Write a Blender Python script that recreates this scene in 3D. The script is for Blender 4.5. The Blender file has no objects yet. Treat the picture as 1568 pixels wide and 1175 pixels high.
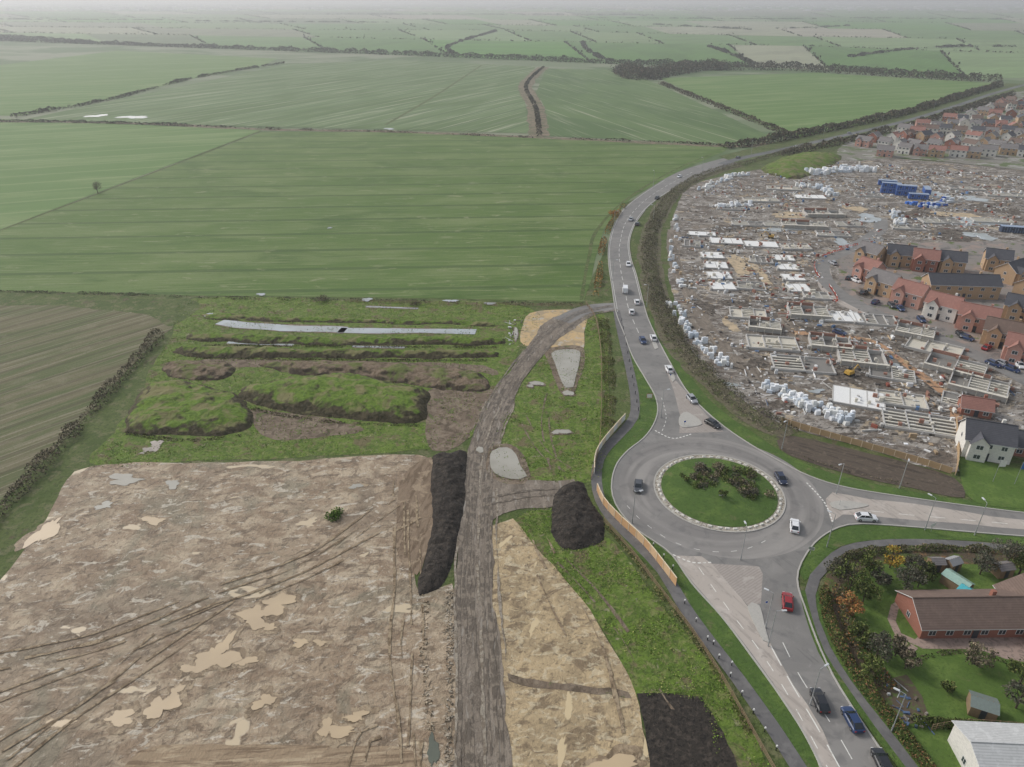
import bpy, math, random
import numpy as np
from mathutils import Vector
from mathutils.geometry import tessellate_polygon
random.seed(7); rng=np.random.default_rng(7)
sc=bpy.context.scene
sc.view_settings.view_transform='Standard'; sc.view_settings.look='None'; sc.view_settings.exposure=0
# ---------------------------------------------------------------- survey
HC=95.0; FP=1089.0; CX=784.0; CY=587.5
TH=math.atan((CY+3)/FP); ST,CT=math.sin(TH),math.cos(TH)
def P(u,v):
    a=(u-CX)/FP; b=-(v-CY)/FP
    Y=CT+b*ST; Z=-ST+b*CT; t=HC/(-Z)
    return (a*t, Y*t)
K=1.0
def lin(x):
    x/=255.0
    return x/12.92 if x<=0.04045 else ((x+0.055)/1.055)**2.4
def c(r,g,b,k=None):
    k=K if k is None else k
    return (lin(r)*k,lin(g)*k,lin(b)*k,1)
# ---------------------------------------------------------------- materials
def newmat(name):
    m=bpy.data.materials.new(name); m.use_nodes=True
    return m,m.node_tree,m.node_tree.nodes['Principled BSDF']
def gm(name,base,layers=(),rough=0.9,bump=None,spec=0.3,coords='Position'):
    m,nt,bs=newmat(name); N=nt.nodes; L=nt.links
    geo=N.new('ShaderNodeNewGeometry'); src=geo.outputs['Position']
    if coords=='Object':
        tc=N.new('ShaderNodeTexCoord'); src=tc.outputs['Object']
    def fac(l):
        t=l.get('t','noise')
        if t=='ring':
            vd=N.new('ShaderNodeVectorMath'); vd.operation='DISTANCE'; L.new(src,vd.inputs[0]); vd.inputs[1].default_value=l['at']
            cb=N.new('ShaderNodeCombineXYZ'); dv=N.new('ShaderNodeMath'); dv.operation='DIVIDE'; dv.inputs[1].default_value=l['size']
            L.new(vd.outputs['Value'],dv.inputs[0]); L.new(dv.outputs[0],cb.inputs[0])
            n=N.new('ShaderNodeTexNoise'); n.inputs['Scale'].default_value=1; n.inputs['Detail'].default_value=2
            mx=N.new('ShaderNodeVectorMath'); mx.operation='MULTIPLY_ADD'; mx.inputs[1].default_value=(.05,.05,.05); L.new(src,mx.inputs[0]); L.new(cb.outputs[0],mx.inputs[2])
            L.new(mx.outputs[0],n.inputs['Vector']); return n.outputs['Fac']
        mp=N.new('ShaderNodeMapping'); mp.vector_type='TEXTURE'
        L.new(src,mp.inputs['Vector'])
        mp.inputs['Rotation'].default_value=(0,0,math.radians(l.get('rot',0)))
        sz=l['size']; sz=sz if isinstance(sz,tuple) else (sz,sz)
        mp.inputs['Scale'].default_value=(sz[0],sz[1],l.get('sz',max(min(sz),0.5)))
        mp.inputs['Location'].default_value=(l.get('off',random.uniform(0,50)),0,0)
        if t=='noise':
            n=N.new('ShaderNodeTexNoise'); n.inputs['Scale'].default_value=1
            n.inputs['Detail'].default_value=min(5,l.get('d',4)); n.inputs['Roughness'].default_value=l.get('r',0.64)
            n.inputs['Distortion'].default_value=l.get('dist',0.5)
            o=n.outputs['Fac']
        elif t=='wave':
            n=N.new('ShaderNodeTexWave'); n.inputs['Scale'].default_value=0.314
            n.bands_direction='Y'; n.inputs['Distortion'].default_value=l.get('dist',0.5)
            n.inputs['Detail'].default_value=2; n.inputs['Detail Scale'].default_value=l.get('ds',0.5)
            o=n.outputs['Fac']
        L.new(mp.outputs['Vector'],n.inputs['Vector'])
        return o
    col=None; wet=None
    for l in layers:
        o=fac(l)
        mr=N.new('ShaderNodeMapRange'); mr.interpolation_type='SMOOTHSTEP'
        mr.inputs['From Min'].default_value=l.get('lo',0.45); mr.inputs['From Max'].default_value=l.get('hi',0.6)
        mr.inputs['To Max'].default_value=l.get('a',1.0)
        L.new(o,mr.inputs['Value'])
        mx=N.new('ShaderNodeMix'); mx.data_type='RGBA'
        L.new(mr.outputs['Result'],mx.inputs['Factor'])
        if col is None: mx.inputs['A'].default_value=base
        else: L.new(col,mx.inputs['A'])
        mx.inputs['B'].default_value=l['c']; col=mx.outputs['Result']
        if l.get('wet'): wet=mr.outputs['Result']
    if col is None: bs.inputs['Base Color'].default_value=base
    else: L.new(col,bs.inputs['Base Color'])
    bs.inputs['Roughness'].default_value=rough
    if wet:
        r=N.new('ShaderNodeMapRange'); r.inputs['To Min'].default_value=rough; r.inputs['To Max'].default_value=.15; L.new(wet,r.inputs['Value']); L.new(r.outputs[0],bs.inputs['Roughness'])
    bs.inputs['Specular IOR Level'].default_value=spec
    if bump:
        o=fac(dict(size=bump[0],d=5,r=0.7,rot=bump[2] if len(bump)>2 else 0))
        b=N.new('ShaderNodeBump'); b.inputs['Distance'].default_value=bump[1]; b.inputs['Strength'].default_value=1
        if wet:
            r=N.new('ShaderNodeMapRange'); r.inputs['To Min'].default_value=1; r.inputs['To Max'].default_value=0; L.new(wet,r.inputs['Value']); L.new(r.outputs[0],b.inputs['Strength'])
        L.new(o,b.inputs['Height']); L.new(b.outputs['Normal'],bs.inputs['Normal'])
    return m
def attrmat(name,rough=0.85,spec=0.2):
    m,nt,bs=newmat(name)
    a=nt.nodes.new('ShaderNodeAttribute'); a.attribute_name='Col'
    nt.links.new(a.outputs['Color'],bs.inputs['Base Color'])
    bs.inputs['Roughness'].default_value=rough; bs.inputs['Specular IOR Level'].default_value=spec
    return m
def plain(name,col,rough=0.6,metal=0,spec=0.5,coat=0):
    m,nt,bs=newmat(name)
    n=nt.nodes.new('ShaderNodeTexNoise'); n.inputs['Scale'].default_value=3; n.inputs['Detail'].default_value=3
    tc=nt.nodes.new('ShaderNodeTexCoord'); nt.links.new(tc.outputs['Object'],n.inputs['Vector'])
    mx=nt.nodes.new('ShaderNodeMix'); mx.data_type='RGBA'
    mx.inputs['A'].default_value=tuple(x*0.8 for x in col[:3])+(1,); mx.inputs['B'].default_value=tuple(min(1,x*1.15) for x in col[:3])+(1,)
    nt.links.new(n.outputs['Fac'],mx.inputs['Factor']); nt.links.new(mx.outputs['Result'],bs.inputs['Base Color'])
    bs.inputs['Roughness'].default_value=rough; bs.inputs['Metallic'].default_value=metal
    bs.inputs['Specular IOR Level'].default_value=spec; bs.inputs['Coat Weight'].default_value=coat
    return m
# ---------------------------------------------------------------- mesh helpers
def link(o,parent=None):
    sc.collection.objects.link(o)
    if parent: o.parent=parent
    return o
def mkobj(name,verts,faces,mats,mi=None,parent=None,smooth=False,cols=None):
    me=bpy.data.meshes.new(name); me.from_pydata(verts,[],faces)
    for m in (mats if isinstance(mats,(list,tuple)) else [mats]): me.materials.append(m)
    if mi is not None: me.polygons.foreach_set('material_index',mi)
    if smooth: me.polygons.foreach_set('use_smooth',[True]*len(me.polygons))
    if cols is not None:
        at=me.color_attributes.new('Col','FLOAT_COLOR','CORNER')
        cnt=np.array([len(f) for f in faces]); cc=np.repeat(np.array(cols,dtype=np.float32),cnt,axis=0)
        at.data.foreach_set('color',cc.ravel())
    me.update()
    return link(bpy.data.objects.new(name,me),parent)
def empty(name,x,y,z=0,rot=0):
    e=bpy.data.objects.new(name,None); e.empty_display_size=0.5; e.location=(x,y,z); e.rotation_euler=(0,0,rot)
    sc.collection.objects.link(e); return e
class MB:
    def __init__(s): s.v=[];s.f=[];s.m=[];s.c=[]
    def box(s,x0,x1,y0,y1,z0,z1,m=0,rot=0,cx=0,cy=0,col=None,taper=0):
        b=len(s.v); cr,sr=math.cos(rot),math.sin(rot)
        for z,t in ((z0,0),(z1,taper)):
            for x,y in ((x0+t,y0+t),(x1-t,y0+t),(x1-t,y1-t),(x0+t,y1-t)):
                s.v.append((cx+x*cr-y*sr,cy+x*sr+y*cr,z))
        for f in ((0,3,2,1),(4,5,6,7),(0,1,5,4),(1,2,6,5),(2,3,7,6),(3,0,4,7)):
            s.f.append(tuple(b+i for i in f)); s.m.append(m); s.c.append(col or (1,1,1,1))
    def face(s,pts,m=0,col=None):
        b=len(s.v); s.v+= [tuple(p) for p in pts]; s.f.append(tuple(range(b,b+len(pts)))); s.m.append(m); s.c.append(col or (1,1,1,1))
    def tube(s,p0,p1,r0,r1,n=6,m=0,col=None,cap=True):
        p0=Vector(p0);p1=Vector(p1); d=(p1-p0).normalized()
        a=d.orthogonal().normalized(); bb=d.cross(a); b=len(s.v)
        for p,r in ((p0,r0),(p1,r1)):
            for i in range(n):
                t=2*math.pi*i/n; q=p+(a*math.cos(t)+bb*math.sin(t))*r; s.v.append(tuple(q))
        for i in range(n):
            j=(i+1)%n; s.f.append((b+i,b+j,b+n+j,b+n+i)); s.m.append(m); s.c.append(col or (1,1,1,1))
        if cap:
            s.f.append(tuple(b+n+i for i in range(n))); s.m.append(m); s.c.append(col or (1,1,1,1))
            s.f.append(tuple(b+n-1-i for i in range(n))); s.m.append(m); s.c.append(col or (1,1,1,1))
    def obj(s,name,mats,parent=None,smooth=False,cols=False):
        return mkobj(name,s.v,s.f,mats,s.m,parent,smooth,s.c if cols else None)
def catmull(pts,step=3.0,closed=False,smooth=True):
    pts=[np.array(p,float) for p in pts]; n=len(pts); out=[]
    for i in range(n if closed else n-1):
        p1=pts[i];p2=pts[(i+1)%n]
        p0=pts[(i-1)%n] if (closed or i>0) else p1; p3=pts[(i+2)%n] if (closed or i<n-2) else p2
        L=np.linalg.norm(p2-p1); k=int(min(60,max(1,L/step)))
        for j in range(k):
            t=j/k
            if smooth: q=0.5*((2*p1)+(-p0+p2)*t+(2*p0-5*p1+4*p2-p3)*t*t+(-p0+3*p1-3*p2+p3)*t**3)
            else: q=p1+(p2-p1)*t
            out.append(q)
    if not closed: out.append(pts[-1])
    return np.array(out)
def px(l): return [P(*p) for p in l]
def jit(a,amp):
    if amp<=0: return a
    n=len(a); r=rng.normal(0,1,(n,2)); r2=rng.normal(0,1,(n//5+3,2)); t=np.arange(n)/5.0
    r2=np.stack([np.interp(t,np.arange(len(r2)),r2[:,k]) for k in (0,1)],1)
    return a+(r*0.3+r2*0.9)*amp
def sheet(name,pts,mat,z,amp=0.0,step=3.0,smooth=True,world=False):
    w=pts if world else px(pts)
    a=jit(catmull(w,step,True,smooth),amp)
    v=[(float(p[0]),float(p[1]),z) for p in a]
    tris=tessellate_polygon([[Vector(p) for p in v]])
    fs=[]
    for t in tris:
        A,B,C=[v[i] for i in t]
        s=(B[0]-A[0])*(C[1]-A[1])-(B[1]-A[1])*(C[0]-A[0])
        if abs(s)<1e-9: continue
        fs.append(tuple(t) if s>0 else (t[0],t[2],t[1]))
    return mkobj(name,v,fs,mat)
def offs(a,d):
    t=np.gradient(a,axis=0); t/= (np.linalg.norm(t,axis=1,keepdims=True)+1e-9)
    n=np.stack([-t[:,1],t[:,0]],1)
    return a+n*d
def strip(name,pts,w,mat,z,amp=0,step=3.0,world=False,off=0,smooth=True):
    a=catmull(pts if world else px(pts),step,False,smooth)
    if off: a=offs(a,off)
    l=offs(a,w/2);r=offs(a,-w/2); l=jit(l,amp);r=jit(r,amp); n=len(a)
    v=[(p[0],p[1],z) for p in l]+[(p[0],p[1],z) for p in r]
    return mkobj(name,v,[(i,n+i,n+i+1,i+1) for i in range(n-1)],mat)
def broken(name,pts,w,mat,z,amp=.12,off=0,keep=.6,seed=0):
    a=catmull(px(pts),1.0,False); a=offs(a,off) if off else a
    l=jit(offs(a,w/2),amp);r=jit(offs(a,-w/2),amp); n=len(a)
    k=vn(np.arange(n)/7.0+seed*3.3,np.full(n,seed*1.7))<keep
    v=[(p[0],p[1],z) for p in l]+[(p[0],p[1],z) for p in r]
    f=[(i,n+i,n+i+1,i+1) for i in range(n-1) if k[i]]
    if f: mkobj(name,v,f,mat)
def kerb(name,pts,mat,h=0.22,w=0.28,step=2.0,world=False,closed=False):
    a=catmull(pts if world else px(pts),step,closed)
    if closed: a=np.vstack([a,a[:1]])
    l=offs(a,w/2);r=offs(a,-w/2); n=len(a)
    v=[(p[0],p[1],-0.05) for p in l]+[(p[0],p[1],h) for p in l]+[(p[0],p[1],h) for p in r]+[(p[0],p[1],-0.05) for p in r]
    f=[]
    for i in range(n-1):
        for k in range(3): f.append((k*n+i,k*n+i+1,(k+1)*n+i+1,(k+1)*n+i)[::-1])
    return mkobj(name,v,f,mat)
def dashes(name,pts,w,dash,gap,mat,z,off=0):
    a=catmull(px(pts),0.5,False)
    if off: a=offs(a,off)
    seg=np.r_[0,np.cumsum(np.linalg.norm(np.diff(a,axis=0),axis=1))]
    l=offs(a,w/2);r=offs(a,-w/2); v=[];f=[]; s=0
    def at(arr,d): return (np.interp(d,seg,arr[:,0]),np.interp(d,seg,arr[:,1]),z)
    while s+dash<seg[-1]:
        k=max(2,int(dash/2))
        for j in range(k):
            s0=s+dash*j/k;s1=s+dash*(j+1)/k;b=len(v)
            v+=[at(l,s0),at(r,s0),at(r,s1),at(l,s1)]; f.append((b,b+1,b+2,b+3))
        s+=dash+gap
    return mkobj(name,v,f,mat)
def pip(x,y,poly):
    poly=np.asarray(poly); ins=np.zeros(x.shape,bool); n=len(poly); j=n-1
    for i in range(n):
        xi,yi=poly[i];xj,yj=poly[j]
        cnd=((yi>y)!=(yj>y))&(x<(xj-xi)*(y-yi)/(yj-yi+1e-12)+xi); ins^=cnd; j=i
    return ins
LAT=rng.random((256,256))
def vn(x,y):
    xi=np.floor(x).astype(int);yi=np.floor(y).astype(int);fx=x-xi;fy=y-yi
    fx=fx*fx*(3-2*fx);fy=fy*fy*(3-2*fy); g=lambda a,b:LAT[a%256,b%256]
    return (g(xi,yi)*(1-fx)+g(xi+1,yi)*fx)*(1-fy)+(g(xi,yi+1)*(1-fx)+g(xi+1,yi+1)*fx)*fy
def fbm(x,y): return (vn(x,y)+0.5*vn(x*2.1+9,y*2.1)+0.3*vn(x*4.3,y*4.3+5)+.18*vn(x*8.7,y*8.7))/1.98
def mound(name,pts,h,slope,mat,res=0.5,namp=0.4,nsc=3.0,amp=0.7,peak=False):
    poly=jit(catmull(px(pts),2.0,True),amp); x0,y0=poly.min(0)-1.5;x1,y1=poly.max(0)+1.5
    nx=int((x1-x0)/res)+2;ny=int((y1-y0)/res)+2
    X,Y=np.meshgrid(x0+np.arange(nx)*res,y0+np.arange(ny)*res)
    ins=pip(X,Y,poly); D=np.full(X.shape,1e9); n=len(poly)
    for i in range(n):
        a=poly[i];b=poly[(i+1)%n];ab=b-a;L2=ab@ab+1e-9
        t=np.clip(((X-a[0])*ab[0]+(Y-a[1])*ab[1])/L2,0,1)
        D=np.minimum(D,np.hypot(X-a[0]-t*ab[0],Y-a[1]-t*ab[1]))
    e=h*(1-np.exp(-D*slope/h))
    if peak: e=np.minimum(h,D*slope)
    Z=np.where(ins,e+((fbm(X/nsc,Y/nsc)-0.5)*2*namp+(fbm(X/.9,Y/.9)-.5)*.45)*np.minimum(1,D/1.2),-0.15-D*0.3)
    v=np.stack([X.ravel(),Y.ravel(),Z.ravel()],1).tolist(); f=[]
    keep=(Z>-0.6)
    for j in range(ny-1):
        for i in range(nx-1):
            if keep[j,i] or keep[j+1,i+1]:
                k=j*nx+i; f.append((k,k+1,k+nx+1,k+nx))
    return mkobj(name,v,f,mat,smooth=True)
LEAF=attrmat('foliage_leaves',0.9,0.1)
def leaves(name,pts,size,cols,parent=None,mat=None,up=0.0):
    n=len(pts); pts=np.asarray(pts,float)
    a=rng.normal(0,1,(n,3)); a/=np.linalg.norm(a,axis=1,keepdims=True)
    b=rng.normal(0,1,(n,3)); b-= (b*a).sum(1,keepdims=True)*a; b/=np.linalg.norm(b,axis=1,keepdims=True)
    size=np.broadcast_to(size,(n,)).reshape(n,1)*(0.6+0.8*rng.random((n,1)))
    a=a*size*0.5;b=b*size*0.35
    V=np.stack([pts-a,pts+b,pts+a,pts-b],1).reshape(-1,3)
    me=bpy.data.meshes.new(name); me.vertices.add(4*n); me.vertices.foreach_set('co',V.ravel())
    me.loops.add(4*n); me.loops.foreach_set('vertex_index',np.arange(4*n,dtype=np.int32))
    me.polygons.add(n); me.polygons.foreach_set('loop_start',np.arange(0,4*n,4,dtype=np.int32))
    me.polygons.foreach_set('loop_total',np.full(n,4,dtype=np.int32))
    me.update(calc_edges=True)
    at=me.color_attributes.new('Col','FLOAT_COLOR','CORNER')
    cc=np.concatenate([np.asarray(cols)[:,:3],np.ones((n,1))],1).astype(np.float32)
    at.data.foreach_set('color',np.repeat(cc,4,axis=0).ravel())
    me.materials.append(mat or LEAF)
    return link(bpy.data.objects.new(name,me),parent)
def pal(n,colors,var=0.3,g=1.35):
    cs=np.array([x[:3] for x in colors])*g; k=rng.integers(0,len(cs),n)
    return cs[k]*(1+rng.uniform(-var,var,(n,1)))
GR=[c(66,76,38),c(80,92,46),c(54,62,34),c(96,98,58)]
BR=[c(104,94,78),c(84,78,62),c(122,110,92),c(78,80,56),c(70,64,54)]
DK=[c(74,76,62),c(64,68,56),c(88,86,72),c(82,76,66)]
def hedge(name,pts,w,h,dens,leaf,colors,gap=0.15,world=False,nsc=6.0,g=1.35):
    a=catmull(pts if world else px(pts),2.0,False)
    seg=np.r_[0,np.cumsum(np.linalg.norm(np.diff(a,axis=0),axis=1))]; Lt=seg[-1]
    n=int(Lt*dens); s=rng.random(n)*Lt
    hh=vn(s/nsc,np.full(n,rng.random()*99)); hh2=vn(s/(nsc*0.3),np.full(n,rng.random()*99))
    k=np.clip((hh*0.7+hh2*0.3-gap)*1.6,0,1.25); keep=rng.random(n)<k*1.3; s=s[keep];k=k[keep]; n=len(s)
    t=rng.uniform(0,math.pi,n); r=np.sqrt(rng.random(n))*0.55+0.45; r=np.minimum(r,1)
    x=np.cos(t)*w/2*r*(0.6+0.4*k); z=np.abs(np.sin(t))*h*r*(0.4+0.6*k)
    t0=np.gradient(a,axis=0); t0/=np.linalg.norm(t0,axis=1,keepdims=True); nn=np.stack([-t0[:,1],t0[:,0]],1)
    X=np.interp(s,seg,a[:,0])+np.interp(s,seg,nn[:,0])*x; Y=np.interp(s,seg,a[:,1])+np.interp(s,seg,nn[:,1])*x
    col=pal(n,colors,g=g); tint=0.75+0.5*vn(s/3.0,x/2.0); col=col*tint[:,None]
    return leaves(name,np.stack([X,Y,z],1),leaf,col)
def tufts(name,poly,n,colors,size=.4,h=.3,thr=.45,nsc=4,world=False):
    pw=np.array(catmull(px(poly),4,True)); lo=pw.min(0);hi=pw.max(0)
    q=rng.uniform(lo,hi,(n*3,2)); q=q[pip(q[:,0],q[:,1],pw)]; f=fbm(q[:,0]/nsc+17,q[:,1]/nsc); q=q[f>thr][:n]; n=len(q)
    col=pal(n,colors)*(0.8+.5*vn(q[:,0]/2.5,q[:,1]/2.5))[:,None]
    return leaves(name,np.c_[q,.06+rng.random(n)*h],size,col)
BARK=plain('bark',c(78,68,56),0.95)
def tree(name,u,v,h,r,colors,n=900,leaf=0.45,bare=False,clumps=14,world=None,trunk=0.25):
    x,y=world or P(u,v); e=empty(name,x,y); mb=MB()
    h*=random.uniform(.93,1.07); th=h*0.45
    mb.tube((0,0,-0.2),(0,0,th),trunk*h/8,trunk*h/13,7); mb.tube((0,0,th),(random.uniform(-.3,.3),random.uniform(-.3,.3),h*0.9),trunk*h/13,0.03,5)
    P_=[];C_=[]
    for i in range(clumps):
        an=random.random()*6.283; zz=h*random.uniform(0.38,0.95); f=math.sin(math.pi*min(1,max(0.12,(zz/h-0.28)/0.75)))
        rr=r*(0.35+0.65*random.random())*max(0.3,f); tip=Vector((rr*math.cos(an),rr*math.sin(an),zz))
        b=Vector((0,0,max(h*0.2,zz-h*0.25)))
        mid=(b+tip)*0.5+Vector((0,0,-0.05*h)); mb.tube(b,mid,0.09*h/8,0.06*h/8,4,cap=False); mb.tube(mid,tip,0.06*h/8,0.02,4,cap=False)
        if bare:
            for k in range(7):
                d=Vector((random.gauss(0,1),random.gauss(0,1),random.gauss(0.5,.8))).normalized()*h*0.16
                s0=mid.lerp(tip,random.random()); mb.tube(s0,s0+d,0.035,0.01,3,cap=False)
                for q in range(3):
                    d2=(d+Vector((random.gauss(0,1),random.gauss(0,1),random.gauss(0,1)))*h*0.07)*0.6
                    mb.tube(s0+d*.6,s0+d*.6+d2,0.02,0.008,3,cap=False)
        m=max(4,n//clumps); cr=r*random.uniform(0.28,0.48)
        g=rng.normal(0,1,(m,3)); g/=np.linalg.norm(g,axis=1,keepdims=True); g*=(rng.random((m,1))**0.4)*cr
        g[:,2]*=0.8; P_.append(g+np.array(tip)); C_.append(pal(m,colors)*random.uniform(0.7,1.5))
    mb.obj('trunk',[BARK],e)
    leaves('crown',np.vstack(P_),leaf,np.vstack(C_),e)
    return e
def bush(name,u,v,h,r,colors,n=300,leaf=0.35,world=None):
    x,y=world or P(u,v)
    P_=[];C_=[]
    for i in range(5):
        an=random.random()*6.28;o=np.array([math.cos(an)*r*.45,math.sin(an)*r*.45,h*random.uniform(.3,.6)])
        m=n//5; g=rng.normal(0,1,(m,3)); g/=np.linalg.norm(g,axis=1,keepdims=True); g*=(rng.random((m,1))**.4)*np.array([r*.6,r*.6,h*.45])
        P_.append(g+o); C_.append(pal(m,colors)*random.uniform(.7,1.25))
    o=leaves(name,np.vstack(P_),leaf,np.vstack(C_)); o.location=(x,y,0); return o
C0=np.array(P(1100,752)); Rr=0.5*(P(1197,752)[0]-P(1003,752)[0])
# ---------------------------------------------------------------- ground materials
CROP=gm('winter_crop',c(88,112,52),[
  dict(c=c(112,128,76),size=(90,22),rot=4,lo=0.42,hi=0.68,a=.85),
  dict(c=c(72,98,40),size=(60,35),rot=0,lo=0.5,hi=0.7,a=.8),
  dict(c=c(142,144,108),size=(26,1.1),rot=3,lo=0.52,hi=0.72,a=.65,d=3,dist=.2),
  dict(c=c(62,84,36),size=(34,.9),rot=3,lo=0.56,hi=0.72,a=.5,d=3,dist=.2),
  dict(c=c(62,84,38),size=(200,24),rot=3,t='wave',lo=0.94,hi=0.99,a=.6,dist=0.4),
  dict(c=c(150,150,116),size=(12,5),rot=3,lo=0.58,hi=0.73,a=.65,d=5),
  dict(c=c(64,88,38),size=0.9,lo=0.5,hi=0.75,a=.45)],bump=(0.7,0.12))
CROP2=gm('winter_crop_light',c(98,126,66),[
  dict(c=c(122,140,88),size=(120,30),rot=20,lo=0.45,hi=0.65,a=.8),
  dict(c=c(84,110,54),size=(60,2),rot=20,lo=0.5,hi=0.7,a=.6,d=3,dist=.2),
  dict(c=c(136,148,104),size=(90,24),rot=20,t='wave',lo=.95,hi=.99,a=.5,dist=.3),
  dict(c=c(74,96,50),size=1.0,lo=0.5,hi=0.75,a=.4)],bump=(0.8,0.12))
CROP3=gm('drilled_crop',c(102,122,78),[
  dict(c=c(88,110,62),size=(150,50),rot=60,lo=0.45,hi=0.6,a=.8),
  dict(c=c(168,168,144),size=(160,3.4),rot=62,lo=0.53,hi=0.66,a=.8,d=3,dist=.15),
  dict(c=c(76,96,58),size=(200,24),rot=62,t='wave',lo=0.93,hi=0.99,a=.6,dist=0.2)],bump=(1.5,0.1))
CROP4=gm('drilled_crop_dark',c(94,116,68),[
  dict(c=c(78,102,56),size=(150,60),rot=110,lo=0.45,hi=0.6,a=.8),
  dict(c=c(162,162,136),size=(150,3.2),rot=108,lo=0.55,hi=0.68,a=.75,d=3,dist=.15)],bump=(1.5,0.1))
STUB=gm('stubble_field',c(114,108,82),[
  dict(c=c(88,98,58),size=(40,6),rot=48,lo=0.42,hi=0.6,a=.9),
  dict(c=c(140,132,110),size=(60,1.0),rot=48,lo=0.5,hi=0.64,a=.8,d=3,dist=.2),
  dict(c=c(84,77,57),size=(200,7),rot=48,t='wave',lo=0.8,hi=0.99,a=.6,dist=1.2),
  dict(c=c(130,124,100),size=9,lo=0.55,hi=0.7,a=.6),
  dict(c=c(92,100,60),size=0.8,lo=0.5,hi=0.7,a=.6)],bump=(0.8,0.3))
ROUGH=gm('rough_grass',c(92,104,56),[
  dict(c=c(76,92,42),size=9,lo=0.45,hi=0.6,a=.9),
  dict(c=c(122,118,88),size=3.5,lo=0.5,hi=0.66,a=.75),
  dict(c=c(100,88,70),size=6,lo=0.58,hi=0.68,a=.8),
  dict(c=c(60,72,34),size=0.7,lo=0.48,hi=0.65,a=.7)],bump=(0.8,0.35))
VERGE=gm('verge_grass',c(76,100,44),[
  dict(c=c(96,118,54),size=5,lo=0.45,hi=0.65,a=.8),
  dict(c=c(60,80,34),size=0.6,lo=0.48,hi=0.68,a=.7),
  dict(c=c(118,112,80),size=2.5,lo=0.58,hi=0.72,a=.65)],bump=(0.5,0.2))
LAWN=gm('garden_lawn',c(84,108,46),[
  dict(c=c(102,124,58),size=4,lo=0.45,hi=0.65,a=.8),
  dict(c=c(66,86,36),size=0.5,lo=0.48,hi=0.68,a=.6),
  dict(c=c(114,114,74),size=2,lo=0.6,hi=0.74,a=.5)],bump=(0.4,0.12))
GRASSB=gm('bright_grass',c(104,126,50),[
  dict(c=c(82,104,38),size=3,lo=0.42,hi=0.6,a=.8),
  dict(c=c(134,134,86),size=1.6,lo=0.48,hi=0.66,a=.7),
  dict(c=c(116,102,78),size=5,lo=0.54,hi=0.64,a=.85),
  dict(c=c(64,76,34),size=0.7,lo=0.5,hi=0.64,a=.6),
  dict(c=c(152,142,118),size=2.2,lo=.62,hi=.69,a=.7)],bump=(0.7,0.4))
BASE=gm('farmland',c(112,124,92),[
  dict(c=c(134,138,114),size=(400,120),rot=10,lo=0.45,hi=0.55),
  dict(c=c(92,110,72),size=(300,160),rot=-15,lo=0.5,hi=0.56),
  dict(c=c(96,92,78),size=(60,60),lo=0.6,hi=0.7,a=.5)])
MUD=gm('site_clay',c(160,140,115),[
  dict(c=c(184,166,140),size=(9,5),rot=12,lo=0.42,hi=0.62,a=.9,dist=.8),
  dict(c=c(134,112,88),size=(7,4),rot=-14,lo=0.46,hi=0.62,a=.85,dist=.8),
  dict(c=c(112,98,80),size=26,lo=0.48,hi=0.64,a=.55,dist=1),
  dict(c=c(106,89,69),size=(4.0,2.2),rot=20,lo=0.52,hi=0.62,a=.8,r=.68,dist=.8),
  dict(c=c(128,121,100),size=15,lo=0.5,hi=0.66,a=.65,dist=1),
  dict(c=c(202,192,174),size=(4.0,2.0),rot=8,lo=0.56,hi=0.64,a=.75,r=.7,dist=.8),
  dict(c=c(90,75,58),size=0.9,lo=0.55,hi=0.66,a=.5),
  dict(c=c(186,176,160),size=0.6,lo=0.58,hi=0.7,a=.5),
  dict(c=c(198,180,150),size=(12,8),rot=20,lo=.655,hi=.675,dist=.8,wet=1,r=.5)],rough=.7,bump=(1.4,0.5),spec=.5)
SAND=gm('sandy_subsoil',c(184,162,126),[
  dict(c=c(158,139,108),size=(7,4),rot=70,lo=0.42,hi=0.6,a=.85,dist=.9),
  dict(c=c(124,106,82),size=(4.5,2.6),rot=10,lo=0.5,hi=0.62,a=.85,dist=.9),
  dict(c=c(204,190,160),size=(2.5,1.5),lo=0.52,hi=0.62,a=.6,dist=1),
  dict(c=c(98,86,66),size=.8,lo=0.55,hi=0.65,a=.6),
  dict(c=c(204,184,146),size=(9,4),rot=80,lo=.64,hi=.66,wet=1,r=.5)],rough=.8,bump=(1.3,0.4),spec=.45)
BROWN=gm('bare_brown_soil',c(118,103,87),[
  dict(c=c(140,126,108),size=3,lo=0.44,hi=0.6,a=.8,dist=1),
  dict(c=c(88,76,62),size=2.2,lo=0.5,hi=0.62,a=.8,dist=1),
  dict(c=c(92,104,54),size=3,lo=0.58,hi=0.65,a=.8)],bump=(1.0,0.35))
TRACK=gm('haul_road_gravel',c(122,110,96),[
  dict(c=c(144,132,117),size=(8,2.2),rot=88,lo=0.46,hi=0.62,a=.75,dist=.6),
  dict(c=c(94,83,70),size=(8,1.8),rot=91,lo=0.48,hi=0.62,a=.8,dist=.6),
  dict(c=c(158,148,134),size=1.4,lo=0.56,hi=0.68,a=.5),
  dict(c=c(84,74,62),size=.6,lo=0.54,hi=0.68,a=.55),
  dict(c=c(150,142,130),size=(6,1.0),rot=89,lo=.63,hi=.66,wet=1,r=.5,a=.7)],rough=.65,bump=(0.8,0.3),spec=.45)
BLACK=gm('black_topsoil',c(60,54,48),[
  dict(c=c(88,79,70),size=1.0,lo=0.48,hi=0.64,a=.8),
  dict(c=c(36,32,29),size=0.7,lo=0.5,hi=0.64,a=.85)],rough=.9,bump=(0.5,0.6))
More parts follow.
